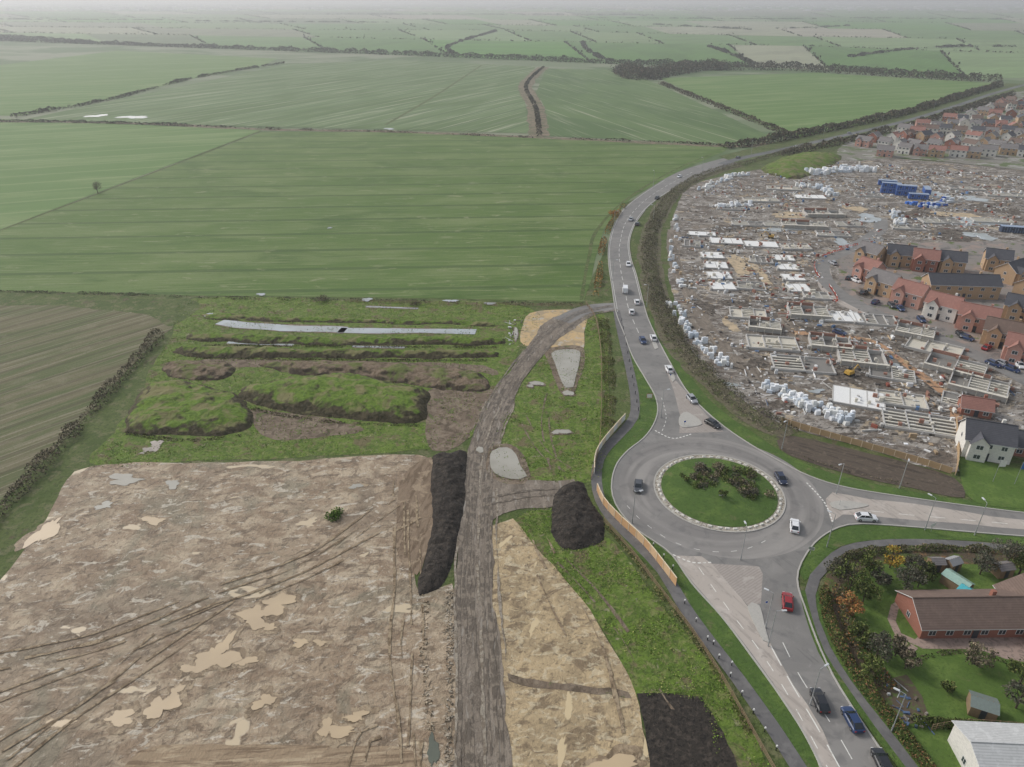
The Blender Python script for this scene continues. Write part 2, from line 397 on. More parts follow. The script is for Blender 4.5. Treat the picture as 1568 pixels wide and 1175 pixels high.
DSOIL=gm('ploughed_soil',c(94,83,72),[
  dict(c=c(70,62,54),size=(8,1.0),rot=150,lo=0.5,hi=0.62,a=.8),
  dict(c=c(118,106,92),size=1.5,lo=0.55,hi=0.66,a=.6)],bump=(0.7,0.3))
SITE=gm('construction_ground',c(132,124,114),[
  dict(c=c(164,157,148),size=(12,6),rot=20,lo=0.46,hi=0.58,a=.9,dist=1),
  dict(c=c(100,89,78),size=(9,5),rot=-15,lo=0.48,hi=0.58,a=.9,dist=1),
  dict(c=c(184,165,136),size=9,lo=0.58,hi=0.65,a=.75),
  dict(c=c(86,79,72),size=(4,2.5),lo=.54,hi=.61,a=.8),
  dict(c=c(216,213,208),size=(3,1.6),rot=15,lo=0.59,hi=0.65,a=.8,dist=1),
  dict(c=c(68,63,58),size=(1.5,.9),rot=40,lo=0.56,hi=0.63,a=.75)],rough=.8,bump=(1.0,0.4))
AL=[dict(c=c(144,140,135),size=(16,8),lo=0.45,hi=0.65,a=.7),
  dict(c=c(108,106,104),size=(3,3),lo=0.5,hi=0.68,a=.6),
  dict(c=c(160,156,151),size=(1.2,1.2),lo=0.58,hi=0.75,a=.35),
  dict(c=c(88,87,85),size=(9,.5),rot=-60,lo=0.63,hi=0.7,a=.35)]
ASPH=gm('asphalt_road',c(127,124,120),AL,rough=.7,bump=(0.2,0.02))
ASPR=gm('asphalt_circulatory',c(130,126,122),AL[:3]+[dict(t='ring',at=(C0[0],C0[1],.1),size=3.0,c=c(160,155,149),lo=.42,hi=.66,a=.6),dict(t='ring',at=(C0[0],C0[1],.1),size=1.8,c=c(104,101,98),lo=.5,hi=.7,a=.5)],rough=.7,bump=(0.2,0.02))
PALE=gm('worn_pale_asphalt',c(178,168,158),[
  dict(c=c(150,142,134),size=(10,1.4),rot=-62,lo=0.48,hi=0.64,a=.7),
  dict(c=c(196,187,178),size=3,lo=0.52,hi=0.7,a=.6),dict(c=c(134,128,122),size=1,lo=0.58,hi=0.7,a=.5)],rough=.8)
PATHM=gm('footpath_asphalt',c(104,102,101),[
  dict(c=c(122,119,116),size=3,lo=0.45,hi=0.65,a=.7),dict(c=c(84,82,80),size=1,lo=0.5,hi=0.7,a=.5)],rough=.8)
KERB=plain('kerb_concrete',c(176,172,164),0.85)
WHITE=gm('road_paint_white',c(224,222,214),[dict(c=c(150,146,140),size=0.6,lo=0.5,hi=0.7,a=.6)],rough=.7)
def watermat(name,col,col2=None,rough=0.1,spec=.8):
    m,nt,bs=newmat(name); bs.inputs['Roughness'].default_value=rough
    bs.inputs['Specular IOR Level'].default_value=spec
    n=nt.nodes.new('ShaderNodeTexNoise'); n.inputs['Scale'].default_value=1.5
    n2=nt.nodes.new('ShaderNodeTexNoise'); n2.inputs['Scale'].default_value=.12; n2.inputs['Detail'].default_value=2
    g=nt.nodes.new('ShaderNodeNewGeometry'); nt.links.new(g.outputs['Position'],n.inputs['Vector']); nt.links.new(g.outputs['Position'],n2.inputs['Vector'])
    mr=nt.nodes.new('ShaderNodeMapRange'); mr.interpolation_type='SMOOTHSTEP'; mr.inputs['From Min'].default_value=.3; mr.inputs['From Max'].default_value=.7; nt.links.new(n2.outputs['Fac'],mr.inputs['Value'])
    mx=nt.nodes.new('ShaderNodeMix'); mx.data_type='RGBA'; mx.inputs['A'].default_value=col; mx.inputs['B'].default_value=col2 or tuple(x*.75 for x in col[:3])+(1,)
    nt.links.new(mr.outputs[0],mx.inputs['Factor']); nt.links.new(mx.outputs['Result'],bs.inputs['Base Color'])
    b=nt.nodes.new('ShaderNodeBump'); b.inputs['Distance'].default_value=0.006
    nt.links.new(n.outputs['Fac'],b.inputs['Height']); nt.links.new(b.outputs['Normal'],bs.inputs['Normal'])
    return m
MUDW=watermat('muddy_water',c(196,173,138),c(182,160,128)); GREYW=watermat('grey_puddle_water',c(168,163,150),c(150,145,130)); DARKW=watermat('pond_water',c(100,104,88)); SILV=watermat('shallow_water',c(170,176,178),c(150,153,148),rough=.06)  # SILV: silvery base colour paints in the sky's reflection
def slopemat(name,top,side,t0=1.02,t1=1.12):
    m,nt,bs=newmat(name);N=nt.nodes;L=nt.links
    g=N.new('ShaderNodeNewGeometry'); sp=N.new('ShaderNodeSeparateXYZ'); L.new(g.outputs['Normal'],sp.inputs[0])
    def nz(s,d=5,dist=.6):
        n=N.new('ShaderNodeTexNoise'); n.inputs['Scale'].default_value=s; n.inputs['Detail'].default_value=d; n.inputs['Distortion'].default_value=dist; L.new(g.outputs['Position'],n.inputs['Vector']); return n.outputs['Fac']
    n=nz(.35); n2=nz(1.0); n3=nz(.22)
    ad=N.new('ShaderNodeMath'); ad.operation='MULTIPLY_ADD'; ad.inputs[1].default_value=0.4; L.new(n,ad.inputs[0]); L.new(sp.outputs['Z'],ad.inputs[2])
    def mr(o,a,b):
        q=N.new('ShaderNodeMapRange'); q.inputs['From Min'].default_value=a; q.inputs['From Max'].default_value=b; L.new(o,q.inputs['Value']); return q.outputs['Result']
    def mix(f,a,b):
        mx=N.new('ShaderNodeMix'); mx.data_type='RGBA'; L.new(f,mx.inputs['Factor'])
        for k,q in (('A',a),('B',b)):
            if isinstance(q,tuple): mx.inputs[k].default_value=q
            else: L.new(q,mx.inputs[k])
        return mx.outputs['Result']
    f2=mr(n2,.42,.6); f3=mr(n3,.48,.6)
    T=mix(f2,top[0],top[1]); T=mix(f3,T,top[2]) if len(top)>2 else T
    L.new(mix(mr(ad.outputs[0],t0,t1),mix(f2,side[0],side[1]),T),bs.inputs['Base Color']); bs.inputs['Roughness'].default_value=.9; bs.inputs['Specular IOR Level'].default_value=.2
    b=N.new('ShaderNodeBump'); b.inputs['Distance'].default_value=.4; L.new(n2,b.inputs['Height']); L.new(b.outputs['Normal'],bs.inputs['Normal'])
    return m
MNDG=slopemat('overgrown_mound',(c(102,124,48),c(82,104,38),c(122,118,80)),(c(84,76,57),c(58,55,37)),1.08,1.16)  # side colours: dark soil, deepened to paint shade on the steep faces
MNDB=slopemat('brown_mound',(c(128,112,94),c(106,92,74),c(98,106,58)),(c(78,67,53),c(56,50,40)),1.08,1.16)

# ---------------------------------------------------------------- terrain
R=40000
mkobj('ground',[(-R,-200,-0.05),(R,-200,-0.05),(R,R,-0.05),(-R,R,-0.05)],[(0,1,2,3)],BASE)
sheet('rough_ground',[(-200,430),(300,440),(900,440),(960,310),(1130,235),(1700,170),(2300,500),(2300,1500),(-900,1500)],ROUGH,0.0,smooth=False)
FC=[(102,130,76),(122,144,96),(90,122,62),(148,150,124),(128,132,106),(108,120,88),(156,152,132),(92,132,58),(118,138,92)]  # field tones paled so part of the distance haze is in the colour
FM=[gm('distant_field_%d'%i,c(*f),[dict(c=c(*[int(x*.88) for x in f]),size=(200,60),rot=random.uniform(0,90),lo=.45,hi=.6,a=.8),
     dict(c=c(*[min(255,int(x*1.2)) for x in f]),size=(150,5),rot=random.uniform(20,70),lo=.53,hi=.7,a=.6,d=3,dist=.2)]) for i,f in enumerate(FC)]
def interp(pts,u): return float(np.interp(u,[p[0] for p in pts],[p[1] for p in pts]))
TL=[(-500,55),(0,63),(200,70),(400,77),(650,86),(800,92),(960,99),(1200,104),(1350,113),(1500,123),(1568,118),(2100,108)]
rows=[TL,[(-500,46),(0,50),(400,56),(700,62),(1000,67),(1300,72),(1568,84),(2100,86)],
 [(-500,38),(0,41),(500,46),(800,47),(1100,54),(1568,62),(2100,66)],
 [(-500,32),(0,34),(600,37),(1100,42),(1568,48),(2100,50)],
 [(-500,26),(0,27),(700,30),(1568,36),(2100,38)],[(-500,21),(0,21.5),(800,24),(1568,28),(2100,29)],
 [(-500,17),(800,18.5),(2100,21)],[(-500,13.5),(800,14.5),(2100,15.5)],[(-500,10.5),(800,11),(2100,11.5)]]
splits=[[-500,-200,20,170,330,505,690,905,1155,1270,1480,1700,2100]]
hp=[]
for i in range(1,8):
    s=[-500]
    while s[-1]<2100: s.append(s[-1]+random.uniform(90,260)/(1+0.05*i))
    splits.append(s)
pref={0:[4,4,1,5,0,2,7,2,3,2,1,0]}
for i in range(8):
    a,b=rows[i],rows[i+1]; s=splits[i]
    for j in range(len(s)-1):
        u0,u1=s[j],s[j+1]
        q=[(u0,interp(a,u0)),(u1,interp(a,u1)),(u1-40,interp(b,u1-40)),(u0-40,interp(b,u0-40))]
        k=pref[0][j] if i==0 and j<len(pref[0]) else random.choice([0,1,2,3,4,5,7,8,0,2,7,6])
        w=[P(*p) for p in q]
        mkobj('distant_field',[(x,y,0.1+0.1*i) for x,y in w],[(0,1,2,3)],FM[k])
        hp.append((w[1],w[2])); hp.append((w[2],w[3]))
ptsl=[]
for a,b in hp:
    a=np.array(a);b=np.array(b);L=np.linalg.norm(b-a)
    if random.random()<0.12: continue
    n=int(L*0.3); t=rng.random(n); den=vn(t*L/60,np.full(n,rng.random()*90)); k=den>0.3; t=t[k]; n=len(t)
    p=a+(b-a)*t[:,None]+rng.normal(0,1.2,(n,2)); big=(vn(t*L/25,np.full(n,5.5))>0.75)
    ptsl.append(np.c_[p,rng.random(n)*(3+6*big)])
pa=np.vstack(ptsl); leaves('distant_hedgerows',pa,4.0,pal(len(pa),DK,g=1.0))
sheet('crop_field',[(-200,178),(30,183),(400,200),(0,352),(-300,470)],CROP2,0.06,smooth=False)
sheet('crop_field',[(402,202),(600,203),(830,212),(1115,226),(1110,232),(1040,262),(965,305),(925,350),(912,395),(905,430),(893,462),(800,460),(600,456),(300,453),(-250,440),(-150,400),(0,354)],CROP,0.06,smooth=False)
strip('field_margin',[(-60,376),(0,353),(200,278),(400,201)],1.6,ROUGH,0.09,amp=.2)
strip('field_margin',[(1090,236),(1030,262),(960,305),(915,352),(900,400),(890,460)],1.2,ROUGH,0.09,amp=.2)
sheet('crop_field',[(-100,104),(0,100),(180,78),(425,90),(405,100),(290,122),(170,152),(30,178),(-100,176)],CROP2,0.2,smooth=False)
sheet('crop_field',[(35,184),(170,155),(440,99),(600,92),(735,98),(820,103),(800,135),(805,165),(812,205),(600,199),(395,194)],CROP3,0.2,smooth=False)
strip('field_track',[(738,100),(670,145),(590,192)],3,ROUGH,0.24)
sheet('crop_field',[(836,105),(955,108),(1020,135),(1100,172),(1185,212),(1110,221),(838,209),(836,170),(822,140)],CROP4,0.2,smooth=False)
sheet('crop_field',[(1010,120),(1250,112),(1525,128),(1440,157),(1320,190),(1215,211),(1120,172)],CROP2,0.2,smooth=False)
DITCH=gm('ditch_bank',c(134,120,100),[dict(c=c(102,102,74),size=6,lo=.46,hi=.58),dict(c=c(90,80,68),size=3,lo=.54,hi=.64)],bump=(1,.4))
strip('ditch_bank',[(832,103),(806,130),(820,165),(826,209)],17,DITCH,0.26,amp=1)
hedge('ditch_scrub',[(832,103),(806,130),(820,165),(826,209)],6,3,13,1.1,DK,gap=.25,g=1)
strip('ditch_bank',[(-50,186),(200,189),(395,198),(600,202),(830,211),(1110,224),(1190,220)],9,DITCH,0.12,amp=1)
sheet('stubble_field',[(-200,447),(292,458),(262,505),(240,520),(165,600),(80,690),(-10,785),(-300,1000)],STUB,0.06,amp=.3,smooth=False)
sheet('field_headland',[(-30,448),(290,458),(262,500),(220,482),(100,470),(-30,465)],ROUGH,0.08,amp=.6)
BZ=[0]
def blob(name,u,v,ru,rv,mat,z,amp=.04,rot=0,grow=0,k0=1):
    r=random.Random(int(u*7+v)); ph=[r.uniform(0,6.28) for _ in range(5)]; n=64; x,y=P(u,v)
    sx=abs(P(u+ru,v)[0]-x)+grow; sy=abs(P(u,v-rv)[1]-y)+grow; pts=[]
    for i in range(n):
        t=2*math.pi*i/n; k=1+(.24*math.sin(2*t+ph[0])+.17*math.sin(3*t+ph[1])+.11*math.sin(5*t+ph[2])+.07*math.sin(9*t+ph[3])+.04*math.sin(15*t+ph[4]))*k0
        pts.append((x+sx*k*math.cos(t),y+sy*k*math.sin(t)))
    BZ[0]+=1
    return sheet(name,pts,mat,z+.0025*BZ[0]%.05+.001,amp=amp,step=99,world=True)
for p in [(148,178,14,2),(205,180,20,2.2),(596,198,8,1),(322,484,8,3),(690,462,9,2),(562,460,9,2),(750,466,7,2),(505,350,3,1),(400,452,8,1.5)]: blob('puddle',*p,SILV,0.3)
# bund area
BA=[(300,458),(560,462),(810,470),(800,540),(760,600),(720,670),(660,692),(500,697),(300,708),(130,713),(195,650),(235,560),(262,515)]
sheet('overgrown_grass',BA,GRASSB,0.04,amp=.8)
TG=[c(106,130,52),c(90,114,44),c(130,130,80),c(78,96,40)]
tufts('grass_tufts',BA,16000,TG,size=.32,h=.18,thr=.46)
def pondp(pts,w,mat,amp):
    strip('pond',pts,w+1.2,BROWN,0.085,amp=amp,step=2.5); strip('pond',pts,w,mat,0.12,amp=amp,step=2.5)
pondp([(338,493),(365,498),(400,500),(450,503),(500,504),(530,506)],4.6,SILV,.3); pondp([(520,506),(560,507),(620,507),(680,508),(728,509)],3.4,SILV,.3)
pondp([(350,524),(400,526),(450,528)],2.2,SILV,.15); pondp([(540,531),(620,533)],1.0,SILV,.1); pondp([(320,485),(335,484)],2,SILV,.1); pondp([(560,470),(640,473)],.9,SILV,.1)
mound('earth_bund',[(310,482),(500,486),(755,494),(758,500),(500,495),(312,488)],1.1,.7,MNDG,namp=.4,nsc=2)
mound('earth_bund',[(290,513),(330,509),(500,516),(745,518),(772,524),(745,530),(500,529),(300,523)],1.6,.9,MNDG,namp=.5,nsc=2.5)
mound('earth_bund',[(262,538),(300,531),(500,535),(740,538),(765,545),(740,550),(500,549),(300,548)],2.0,1.0,MNDG,namp=.5,nsc=2.5)
mound('spoil_mound',[(400,556),(520,552),(700,562),(742,575),(745,595),(700,600),(560,582),(430,570)],1.8,.55,MNDB,namp=.6,nsc=2.5)
mound('spoil_mound',[(365,600),(400,585),(520,575),(640,598),(655,625),(640,646),(520,640),(420,625)],3.0,1.0,MNDG,namp=.5,nsc=3)
mound('spoil_mound',[(190,655),(215,600),(260,585),(350,600),(385,640),(370,660),(280,668)],2.6,.85,MNDG,namp=.6,nsc=3)
mound('spoil_mound',[(245,570),(265,555),(345,558),(360,572),(330,585),(265,582)],1.6,.6,MNDB,namp=.5,nsc=2)
for l in ([(300,549),(500,552),(745,553)],[(195,664),(280,675),(370,668)],[(300,530),(500,531),(760,533)],[(380,625),(430,636),(520,648),(640,652)]):
    hedge('rank_weeds',l,1.6,.6,26,.35,[c(84,82,50),c(98,92,66),c(70,72,44)],gap=.2,nsc=3,g=1)
sheet('bare_soil',[(655,600),(745,590),(760,600),(720,670),(660,690),(650,650)],BROWN,0.07,amp=.9)
sheet('bare_soil',[(385,625),(430,632),(520,650),(560,660),(500,668),(420,672),(390,655)],BROWN,0.07,amp=.9)
sheet('bare_soil',[(300,552),(400,550),(560,556),(650,556),(740,560),(760,575),(700,570),(520,566),(300,562)],BROWN,0.065,amp=.9)
for p in [(240,682,10,7),(225,690,7,5)]: blob('pale_rubble_patch',*p,PALE,.07,amp=.3)
# clay field
sheet('clay_ground',[(130,715),(300,709),(500,700),(655,696),(662,720),(650,800),(640,910),(690,900),(697,1000),(697,1250),(-250,1300),(-120,1010),(0,890),(60,810)],MUD,0.05,amp=.5)
sheet('bare_soil',[(615,735),(662,700),(665,760),(655,830),(640,880),(620,865),(606,830)],gm('graded_soil_bank',c(136,118,98),[dict(c=c(112,95,77),size=(7,1.2),rot=80,lo=.46,hi=.6),dict(c=c(158,140,117),size=3,lo=.52,hi=.64)],bump=(1,.3)),0.08,amp=.4)
DAMP=gm('wet_clay_margin',c(138,119,94),[dict(c=c(164,145,118),size=2.5,lo=.45,hi=.58,dist=1),dict(c=c(112,95,73),size=1.5,lo=.5,hi=.62)],rough=.5,bump=(.6,.2))
CREAM=[(425,926,24,13),(388,945,20,14),(330,1010,26,18),(345,988,9,16),(248,1082,20,17),(185,1100,22,10),(92,1108,16,7),(300,1024,18,8),(372,1013,18,7),(70,815,13,22),(265,742,10,6),(235,798,14,6),(190,735,26,7),(545,745,8,4),(405,1075,16,9),(460,985,13,5),(490,985,8,5),(545,1098,16,7),(500,1115,11,11),(160,775,12,5),(520,1120,26,7),(270,1060,8,10),(410,960,14,5)]
for p in CREAM: blob('wet_clay_margin',*p,DAMP,0.051,amp=.25,grow=.9,k0=1.3)
for p in CREAM: blob('muddy_puddle',*p,MUDW if p[1]>790 else GREYW,0.107,amp=.06,k0=1.25)
RZI=[0]
def ruts(pts,ws=(-1,1),w=.36,mat=None,z=.16,name='wheel_ruts',amp=.13,keep=.58):
    for k,d in enumerate(ws):
        RZI[0]+=1; broken(name,pts,w,mat or RUT,z+.0012*(RZI[0]%20),amp=amp,off=d,keep=keep,seed=RZI[0])
RUT=gm('wheel_rut',c(132,114,91),[dict(c=c(166,148,122),size=1.6,lo=.42,hi=.56),dict(c=c(104,88,68),size=1.1,lo=.52,hi=.64)],bump=(.5,.25))
for pts in [[(-20,1012),(150,975),(330,905),(480,850),(600,762)],[(-20,1022),(150,990),(330,918),(470,866),(606,772)],[(-20,1075),(180,1000),(330,935),(470,880),(640,790)],[(10,1175),(120,1090),(240,1010),(400,900)],[(580,1120),(560,1128),(545,1175)],[(610,730),(612,900),(605,1000),(620,1100),(625,1175)],[(0,1145),(140,1060),(260,960)],[(630,760),(640,1000),(632,1175)]]: ruts(pts)
sheet('clay_bank',[(215,1150),(300,1140),(500,1138),(640,1145),(650,1260),(190,1260)],gm('graded_clay',c(158,138,113),[dict(c=c(128,109,88),size=(10,.8),rot=4,lo=.48,hi=.6),dict(c=c(182,163,136),size=(7,1.2),rot=4,lo=.52,hi=.66)],bump=(1,.3)),0.075,amp=.4)
blob('trench_water',663,1150,8,24,DARKW,0.1)
sheet('sandy_ground',[(750,808),(785,797),(815,835),(860,885),(905,935),(950,1010),(972,1060),(985,1120),(1000,1260),(790,1260),(782,1175),(768,1050),(757,930)],SAND,0.05,amp=.4)
sheet('bare_soil',[(775,1036),(820,1042),(860,1045),(910,1050),(960,1058),(968,1072),(910,1066),(860,1060),(810,1055),(778,1050)],BROWN,0.08,amp=.6,step=1.5)
blob('wet_clay_margin',940,1172,38,14,DAMP,.06,grow=1); blob('muddy_puddle',940,1172,36,13,MUDW,.12)
ruts([(800,830),(840,920),(880,1010),(900,1100),(905,1180)],(0,2,5),keep=.45)
HL=[(694,1300),(697,1175),(697,1000),(695,900),(702,800),(712,720),(722,680),(745,620),(785,560),(820,515),(850,485)]
HR=[(905,480),(885,500),(850,525),(806,575),(780,630),(760,690),(752,730),(846,738),(880,736),(850,775),(800,780),(750,800),(755,850),(757,930),(768,1050),(784,1175),(795,1300)]
sheet('sandy_ground',[(812,480),(860,474),(895,477),(893,510),(894,535),(860,533),(803,530),(800,500)],gm('orange_sand',c(194,167,124),[dict(c=c(164,147,120),size=4,lo=.42,hi=.6,dist=1),dict(c=c(180,172,158),size=3,lo=.55,hi=.64)],bump=(1,.2)),0.07,amp=.5)
GA=[(845,534),(893,538),(897,480),(925,478),(930,560),(928,690),(905,740),(840,738),(765,735),(748,700),(775,630)]
sheet('grass_field',GA,GRASSB,0.045,amp=.5)
GB=[(790,792),(845,778),(860,840),(925,820),(1000,905),(1060,985),(1130,1080),(1180,1175),(1230,1300),(1120,1300),(1075,1075),(975,1068),(950,1010),(905,935),(860,885),(815,835)]
sheet('grass_field',GB,GRASSB,0.045,amp=.4)
tufts('grass_tufts',GA,6000,TG,size=.3,h=.18); tufts('grass_tufts',GB,9000,TG,size=.26,h=.16)
ruts([(880,850),(930,900),(985,970),(1030,1050),(1050,1080)],(-4,-2.2),.45,BROWN,.09); ruts([(800,640),(830,690),(870,720)],(-1,1),.4,BROWN,.09); ruts([(845,600),(835,650),(850,720)],(-1,1),.4,BROWN,.09)
sheet('haul_road',HL+HR,TRACK,0.1,amp=.4,step=1.5)
WET=gm('wet_gravel',c(94,84,72),[dict(c=c(130,118,103),size=2,lo=.45,hi=.58)],rough=.4,bump=(.5,.15))
cl=[(737,1250),(737,1175),(732,1000),(727,900),(729,800),(732,730),(742,670),(765,615),(800,560),(850,508),(890,482),(940,471)]
for i,o in enumerate((-3.1,-1.4,1.1,2.9,.3,-2.4,1.9)): broken('wheel_ruts',cl,0.42,WET,0.154+.001*i,amp=.16,off=o,keep=.68,seed=i+40)
PG=gm('pale_gravel_ridge',c(158,148,133),[dict(c=c(124,112,97),size=1.2,lo=.44,hi=.58)],bump=(.5,.3))
for i,o in enumerate((-4.3,-.6,3.6)): broken('gravel_ridge',cl[:8],0.4,PG,0.164+.001*i,amp=.2,off=o,keep=.6,seed=i+60)
ruts([(742,770),(800,758),(870,752)],(-1.2,1.0),.5,WET,.17,keep=.8)
strip('site_access_road',[(860,492),(900,474),(945,470),(985,468)],7,ASPH,0.115,amp=.1)
PS=[(845,542,0),(860,536,0),(886,538,0),(887,556,0),(881,578,0),(877,594,0),(866,595,0),(857,578,0),(851,560,0)]
sheet('mud_margin',[(836,538),(860,530),(893,532),(895,560),(888,585),(882,602),(862,603),(850,582),(843,560)],BROWN,.112,amp=.25,step=1.5)
sheet('puddle',[p[:2] for p in PS],GREYW,.2,amp=.05,step=1.5)
sheet('mud_margin',[(747,688),(776,680),(800,694),(813,730),(805,741),(765,738),(745,720)],BROWN,.1125,amp=.25,step=1.5)
sheet('puddle',[(753,692),(776,686),(790,697),(797,715),(807,730),(795,735),(768,731),(752,718)],GREYW,.202,amp=.05,step=1.5)
PD=[(862,662,13,3),(822,588,11,3),(790,512,3,9),(700,705,7,4),(735,690,5,5),(812,592,5,2),(870,603,8,4),(850,664,5,2)]
for p in PD: blob('mud_margin',*p,BROWN,.113,grow=.4,amp=.1,k0=.6)
for p in PD: blob('puddle',*p,GREYW,0.205,k0=.5)
mound('topsoil_heap',[(664,702),(690,695),(716,692),(713,740),(703,800),(693,860),(675,902),(645,915),(642,895),(655,850),(662,770)],1.5,.9,BLACK,namp=.7,nsc=1.5,res=.4,amp=.4)
mound('topsoil_heap',[(845,770),(860,742),(888,735),(900,760),(922,790),(925,825),(900,838),(862,840),(846,815)],3.0,.65,BLACK,namp=.7,nsc=1.6,res=.4,amp=.5)
sheet('topsoil_patch',[(978,1064),(1030,1066),(1078,1072),(1105,1110),(1130,1175),(1170,1300),(1010,1300),(995,1150)],BLACK,0.08,amp=.4,step=1.5,smooth=False)
bush('grass_tussock',512,790,1.2,2.2,[c(80,104,40),c(64,86,30)],n=500,leaf=.4)
# ---------------------------------------------------------------- roads
RZ=0.10
north=[(943,478),(955,510),(968,545),(988,580),(1003,607),(1007,630),(1000,652),(985,672),(962,690),(945,710),(937,735),(938,760),(950,785),(975,812),(1005,832),(1030,852)]
sL=[(1060,895),(1105,945),(1150,1005),(1200,1075),(1245,1150),(1310,1300)]
sR=[(1440,1300),(1365,1175),(1315,1100),(1275,1035),(1250,980),(1232,930),(1222,900),(1222,875),(1235,848),(1255,825),(1285,808),(1320,803),(1400,808),(1480,815),(1568,822),(1700,832),(1900,845)]
eU=[(1900,812),(1700,800),(1568,786),(1480,775),(1400,764),(1300,748),(1240,730),(1190,705),(1150,682),(1110,655),(1075,625),(1050,597),(1030,563),(1008,522),(993,490),(984,460)]
Nl=[(943,478),(937,440),(932,405),(932,375),(940,345),(955,320),(985,296),(1030,268),(1080,250),(1130,239)]
Nr=[(984,460),(974,420),(966,395),(964,370),(972,345),(988,322),(1015,300),(1055,277),(1105,258),(1140,247)]
sheet('main_road',north+sL+sR+eU+Nr[1:]+Nl[::-1],ASPH,RZ,step=2.0)
DARKA=gm('distant_asphalt',c(112,112,112),[dict(c=c(96,96,96),size=20,lo=.45,hi=.6)],rough=.8)
sheet('rough_ground',[(1100,240),(1215,212),(1320,190),(1440,158),(1540,128),(1640,130),(1540,165),(1400,200),(1300,225),(1215,245),(1140,255)],ROUGH,0.21,smooth=False)
strip('main_road',[(1105,252),(1135,243),(1200,229),(1310,204),(1390,185),(1460,164),(1530,141),(1620,117)],6.0,DARKA,RZ+.13)
kerb('kerb',Nl[:6][::-1]+north[1:]+sL,KERB); kerb('kerb',sR,KERB); kerb('kerb',eU+Nr[1:6],KERB)
n=96; rv=[];rf=[]
for i in range(n):
    t=2*math.pi*i/n
    for r in (Rr-.1,21.6): rv.append((C0[0]+r*math.cos(t),C0[1]+r*math.sin(t),RZ+.003))
for i in range(n): j=(i+1)%n; rf.append((2*i,2*i+1,2*j+1,2*j))
mkobj('circulatory_road',rv,rf,ASPR)
VW=[(943,478),(955,510),(968,545),(988,580),(1003,607),(1007,630),(1000,652),(985,672),(962,690),(945,710),(937,735),(938,760),(950,785),(975,812),(1005,832),(1030,852),(1060,895),(1105,945),(1150,1005),(1200,1075),(1245,1150),(1310,1300),(1262,1300),(1205,1165),(1150,1080),(1100,1010),(1050,945),(1018,890),(975,850),(935,805),(918,770),(912,740),(916,705),(932,685),(965,655),(978,630),(972,600),(960,545),(948,505),(938,478)]
sheet('verge',VW,VERGE,0.06,amp=.05)
path=[(944,476),(952,515),(965,570),(972,610),(970,640),(950,665),(930,685),(917,705),(913,735),(920,768),(940,798),(975,833),(1015,875),(1045,925),(1075,968),(1130,1040),(1190,1125),(1222,1175),(1290,1290)]
strip('footpath',path,2.4,PATHM,0.108)
VE=[(993,490),(1008,522),(1030,563),(1050,597),(1075,625),(1110,655),(1150,682),(1190,705),(1240,730),(1300,748),(1400,764),(1480,775),(1568,786),(1700,800),(1700,780),(1568,772),(1470,765),(1380,750),(1280,728),(1215,703),(1150,660),(1105,628),(1068,590),(1035,545),(1015,515),(1000,488)]
sheet('verge',VE,VERGE,0.06,amp=.3)
sheet('verge',[(1222,875),(1235,848),(1255,825),(1285,808),(1320,803),(1400,808),(1480,815),(1568,822),(1700,832),(1700,848),(1568,834),(1480,828),(1400,826),(1330,828),(1285,838),(1262,856),(1248,878),(1232,890)],VERGE,0.06)
strip('footpath',[(1700,858),(1568,842),(1480,834),(1400,831),(1340,833),(1295,842),(1268,862),(1248,884),(1240,910),(1246,950),(1262,990),(1295,1045),(1345,1110),(1395,1175),(1450,1260)],1.9,PATHM,0.11)
strip('verge',[(1228,905),(1238,945),(1258,1000),(1290,1050),(1335,1115),(1380,1175),(1450,1280)],1.1,VERGE,0.115)
strip('verge',[(1255,905),(1262,950),(1280,995),(1315,1048),(1370,1115),(1420,1180),(1480,1280)],2.2,VERGE,0.07,amp=.2)
sheet('pale_lane',[(1035,852),(1075,853),(1110,885),(1150,935),(1180,985),(1215,1050),(1260,1120),(1330,1300),(1300,1300),(1244,1150),(1200,1072),(1150,1002),(1105,942),(1062,893)],PALE,RZ+.006,amp=.1)
sheet('pale_lane',[(1265,765),(1275,755),(1330,765),(1400,772),(1480,784),(1568,796),(1900,822),(1900,836),(1568,812),(1480,803),(1400,797),(1330,790),(1290,788),(1272,800)],PALE,RZ+.006,amp=.1)
HATCH=gm('hatch_surfacing',c(164,155,147),[dict(c=c(132,125,119),size=(30,.5),rot=35,t='wave',lo=.5,hi=.8,a=.4,dist=.2),dict(c=c(146,139,131),size=1,lo=.48,hi=.68,a=.6),dict(c=c(184,176,167),size=2.5,lo=.54,hi=.68,a=.6)])
sheet('hatched_area',[(1090,864),(1162,868),(1168,880),(1165,925),(1145,928),(1120,900)],HATCH,RZ+.012,smooth=False)
sheet('hatched_area',[(1020,568),(1048,598),(1085,640),(1108,662),(1040,664),(1042,640),(1032,600)],HATCH,RZ+.009,smooth=False)
def island(pts,h=.13):
    w=catmull(px(pts),1,True); z0=RZ
    v=[(p[0],p[1],z0-.05) for p in w]+[(p[0],p[1],z0+h) for p in w]; n=len(w)
    f=[(i,(i+1)%n,n+(i+1)%n,n+i) for i in range(n)]
    tr=tessellate_polygon([[Vector((p[0],p[1],0)) for p in w]])
    mkobj('traffic_island',v,f+[tuple(n+i for i in t) for t in tr],KERB)
island([(1040,640),(1052,632),(1075,650),(1044,655)]); island([(1270,772),(1292,768),(1330,775),(1285,782)]); island([(1144,930),(1162,928),(1172,965),(1177,985),(1168,982)]); island([(1022,568),(1028,566),(1034,582),(1030,586)]); island([(996,518),(1000,517),(1008,534),(1003,536)])
dashes('centre_line',[(1060,264),(1000,298),(962,335),(949,375),(950,410),(957,445),(963,475),(980,515)],.18,4,3,WHITE,RZ+.03)
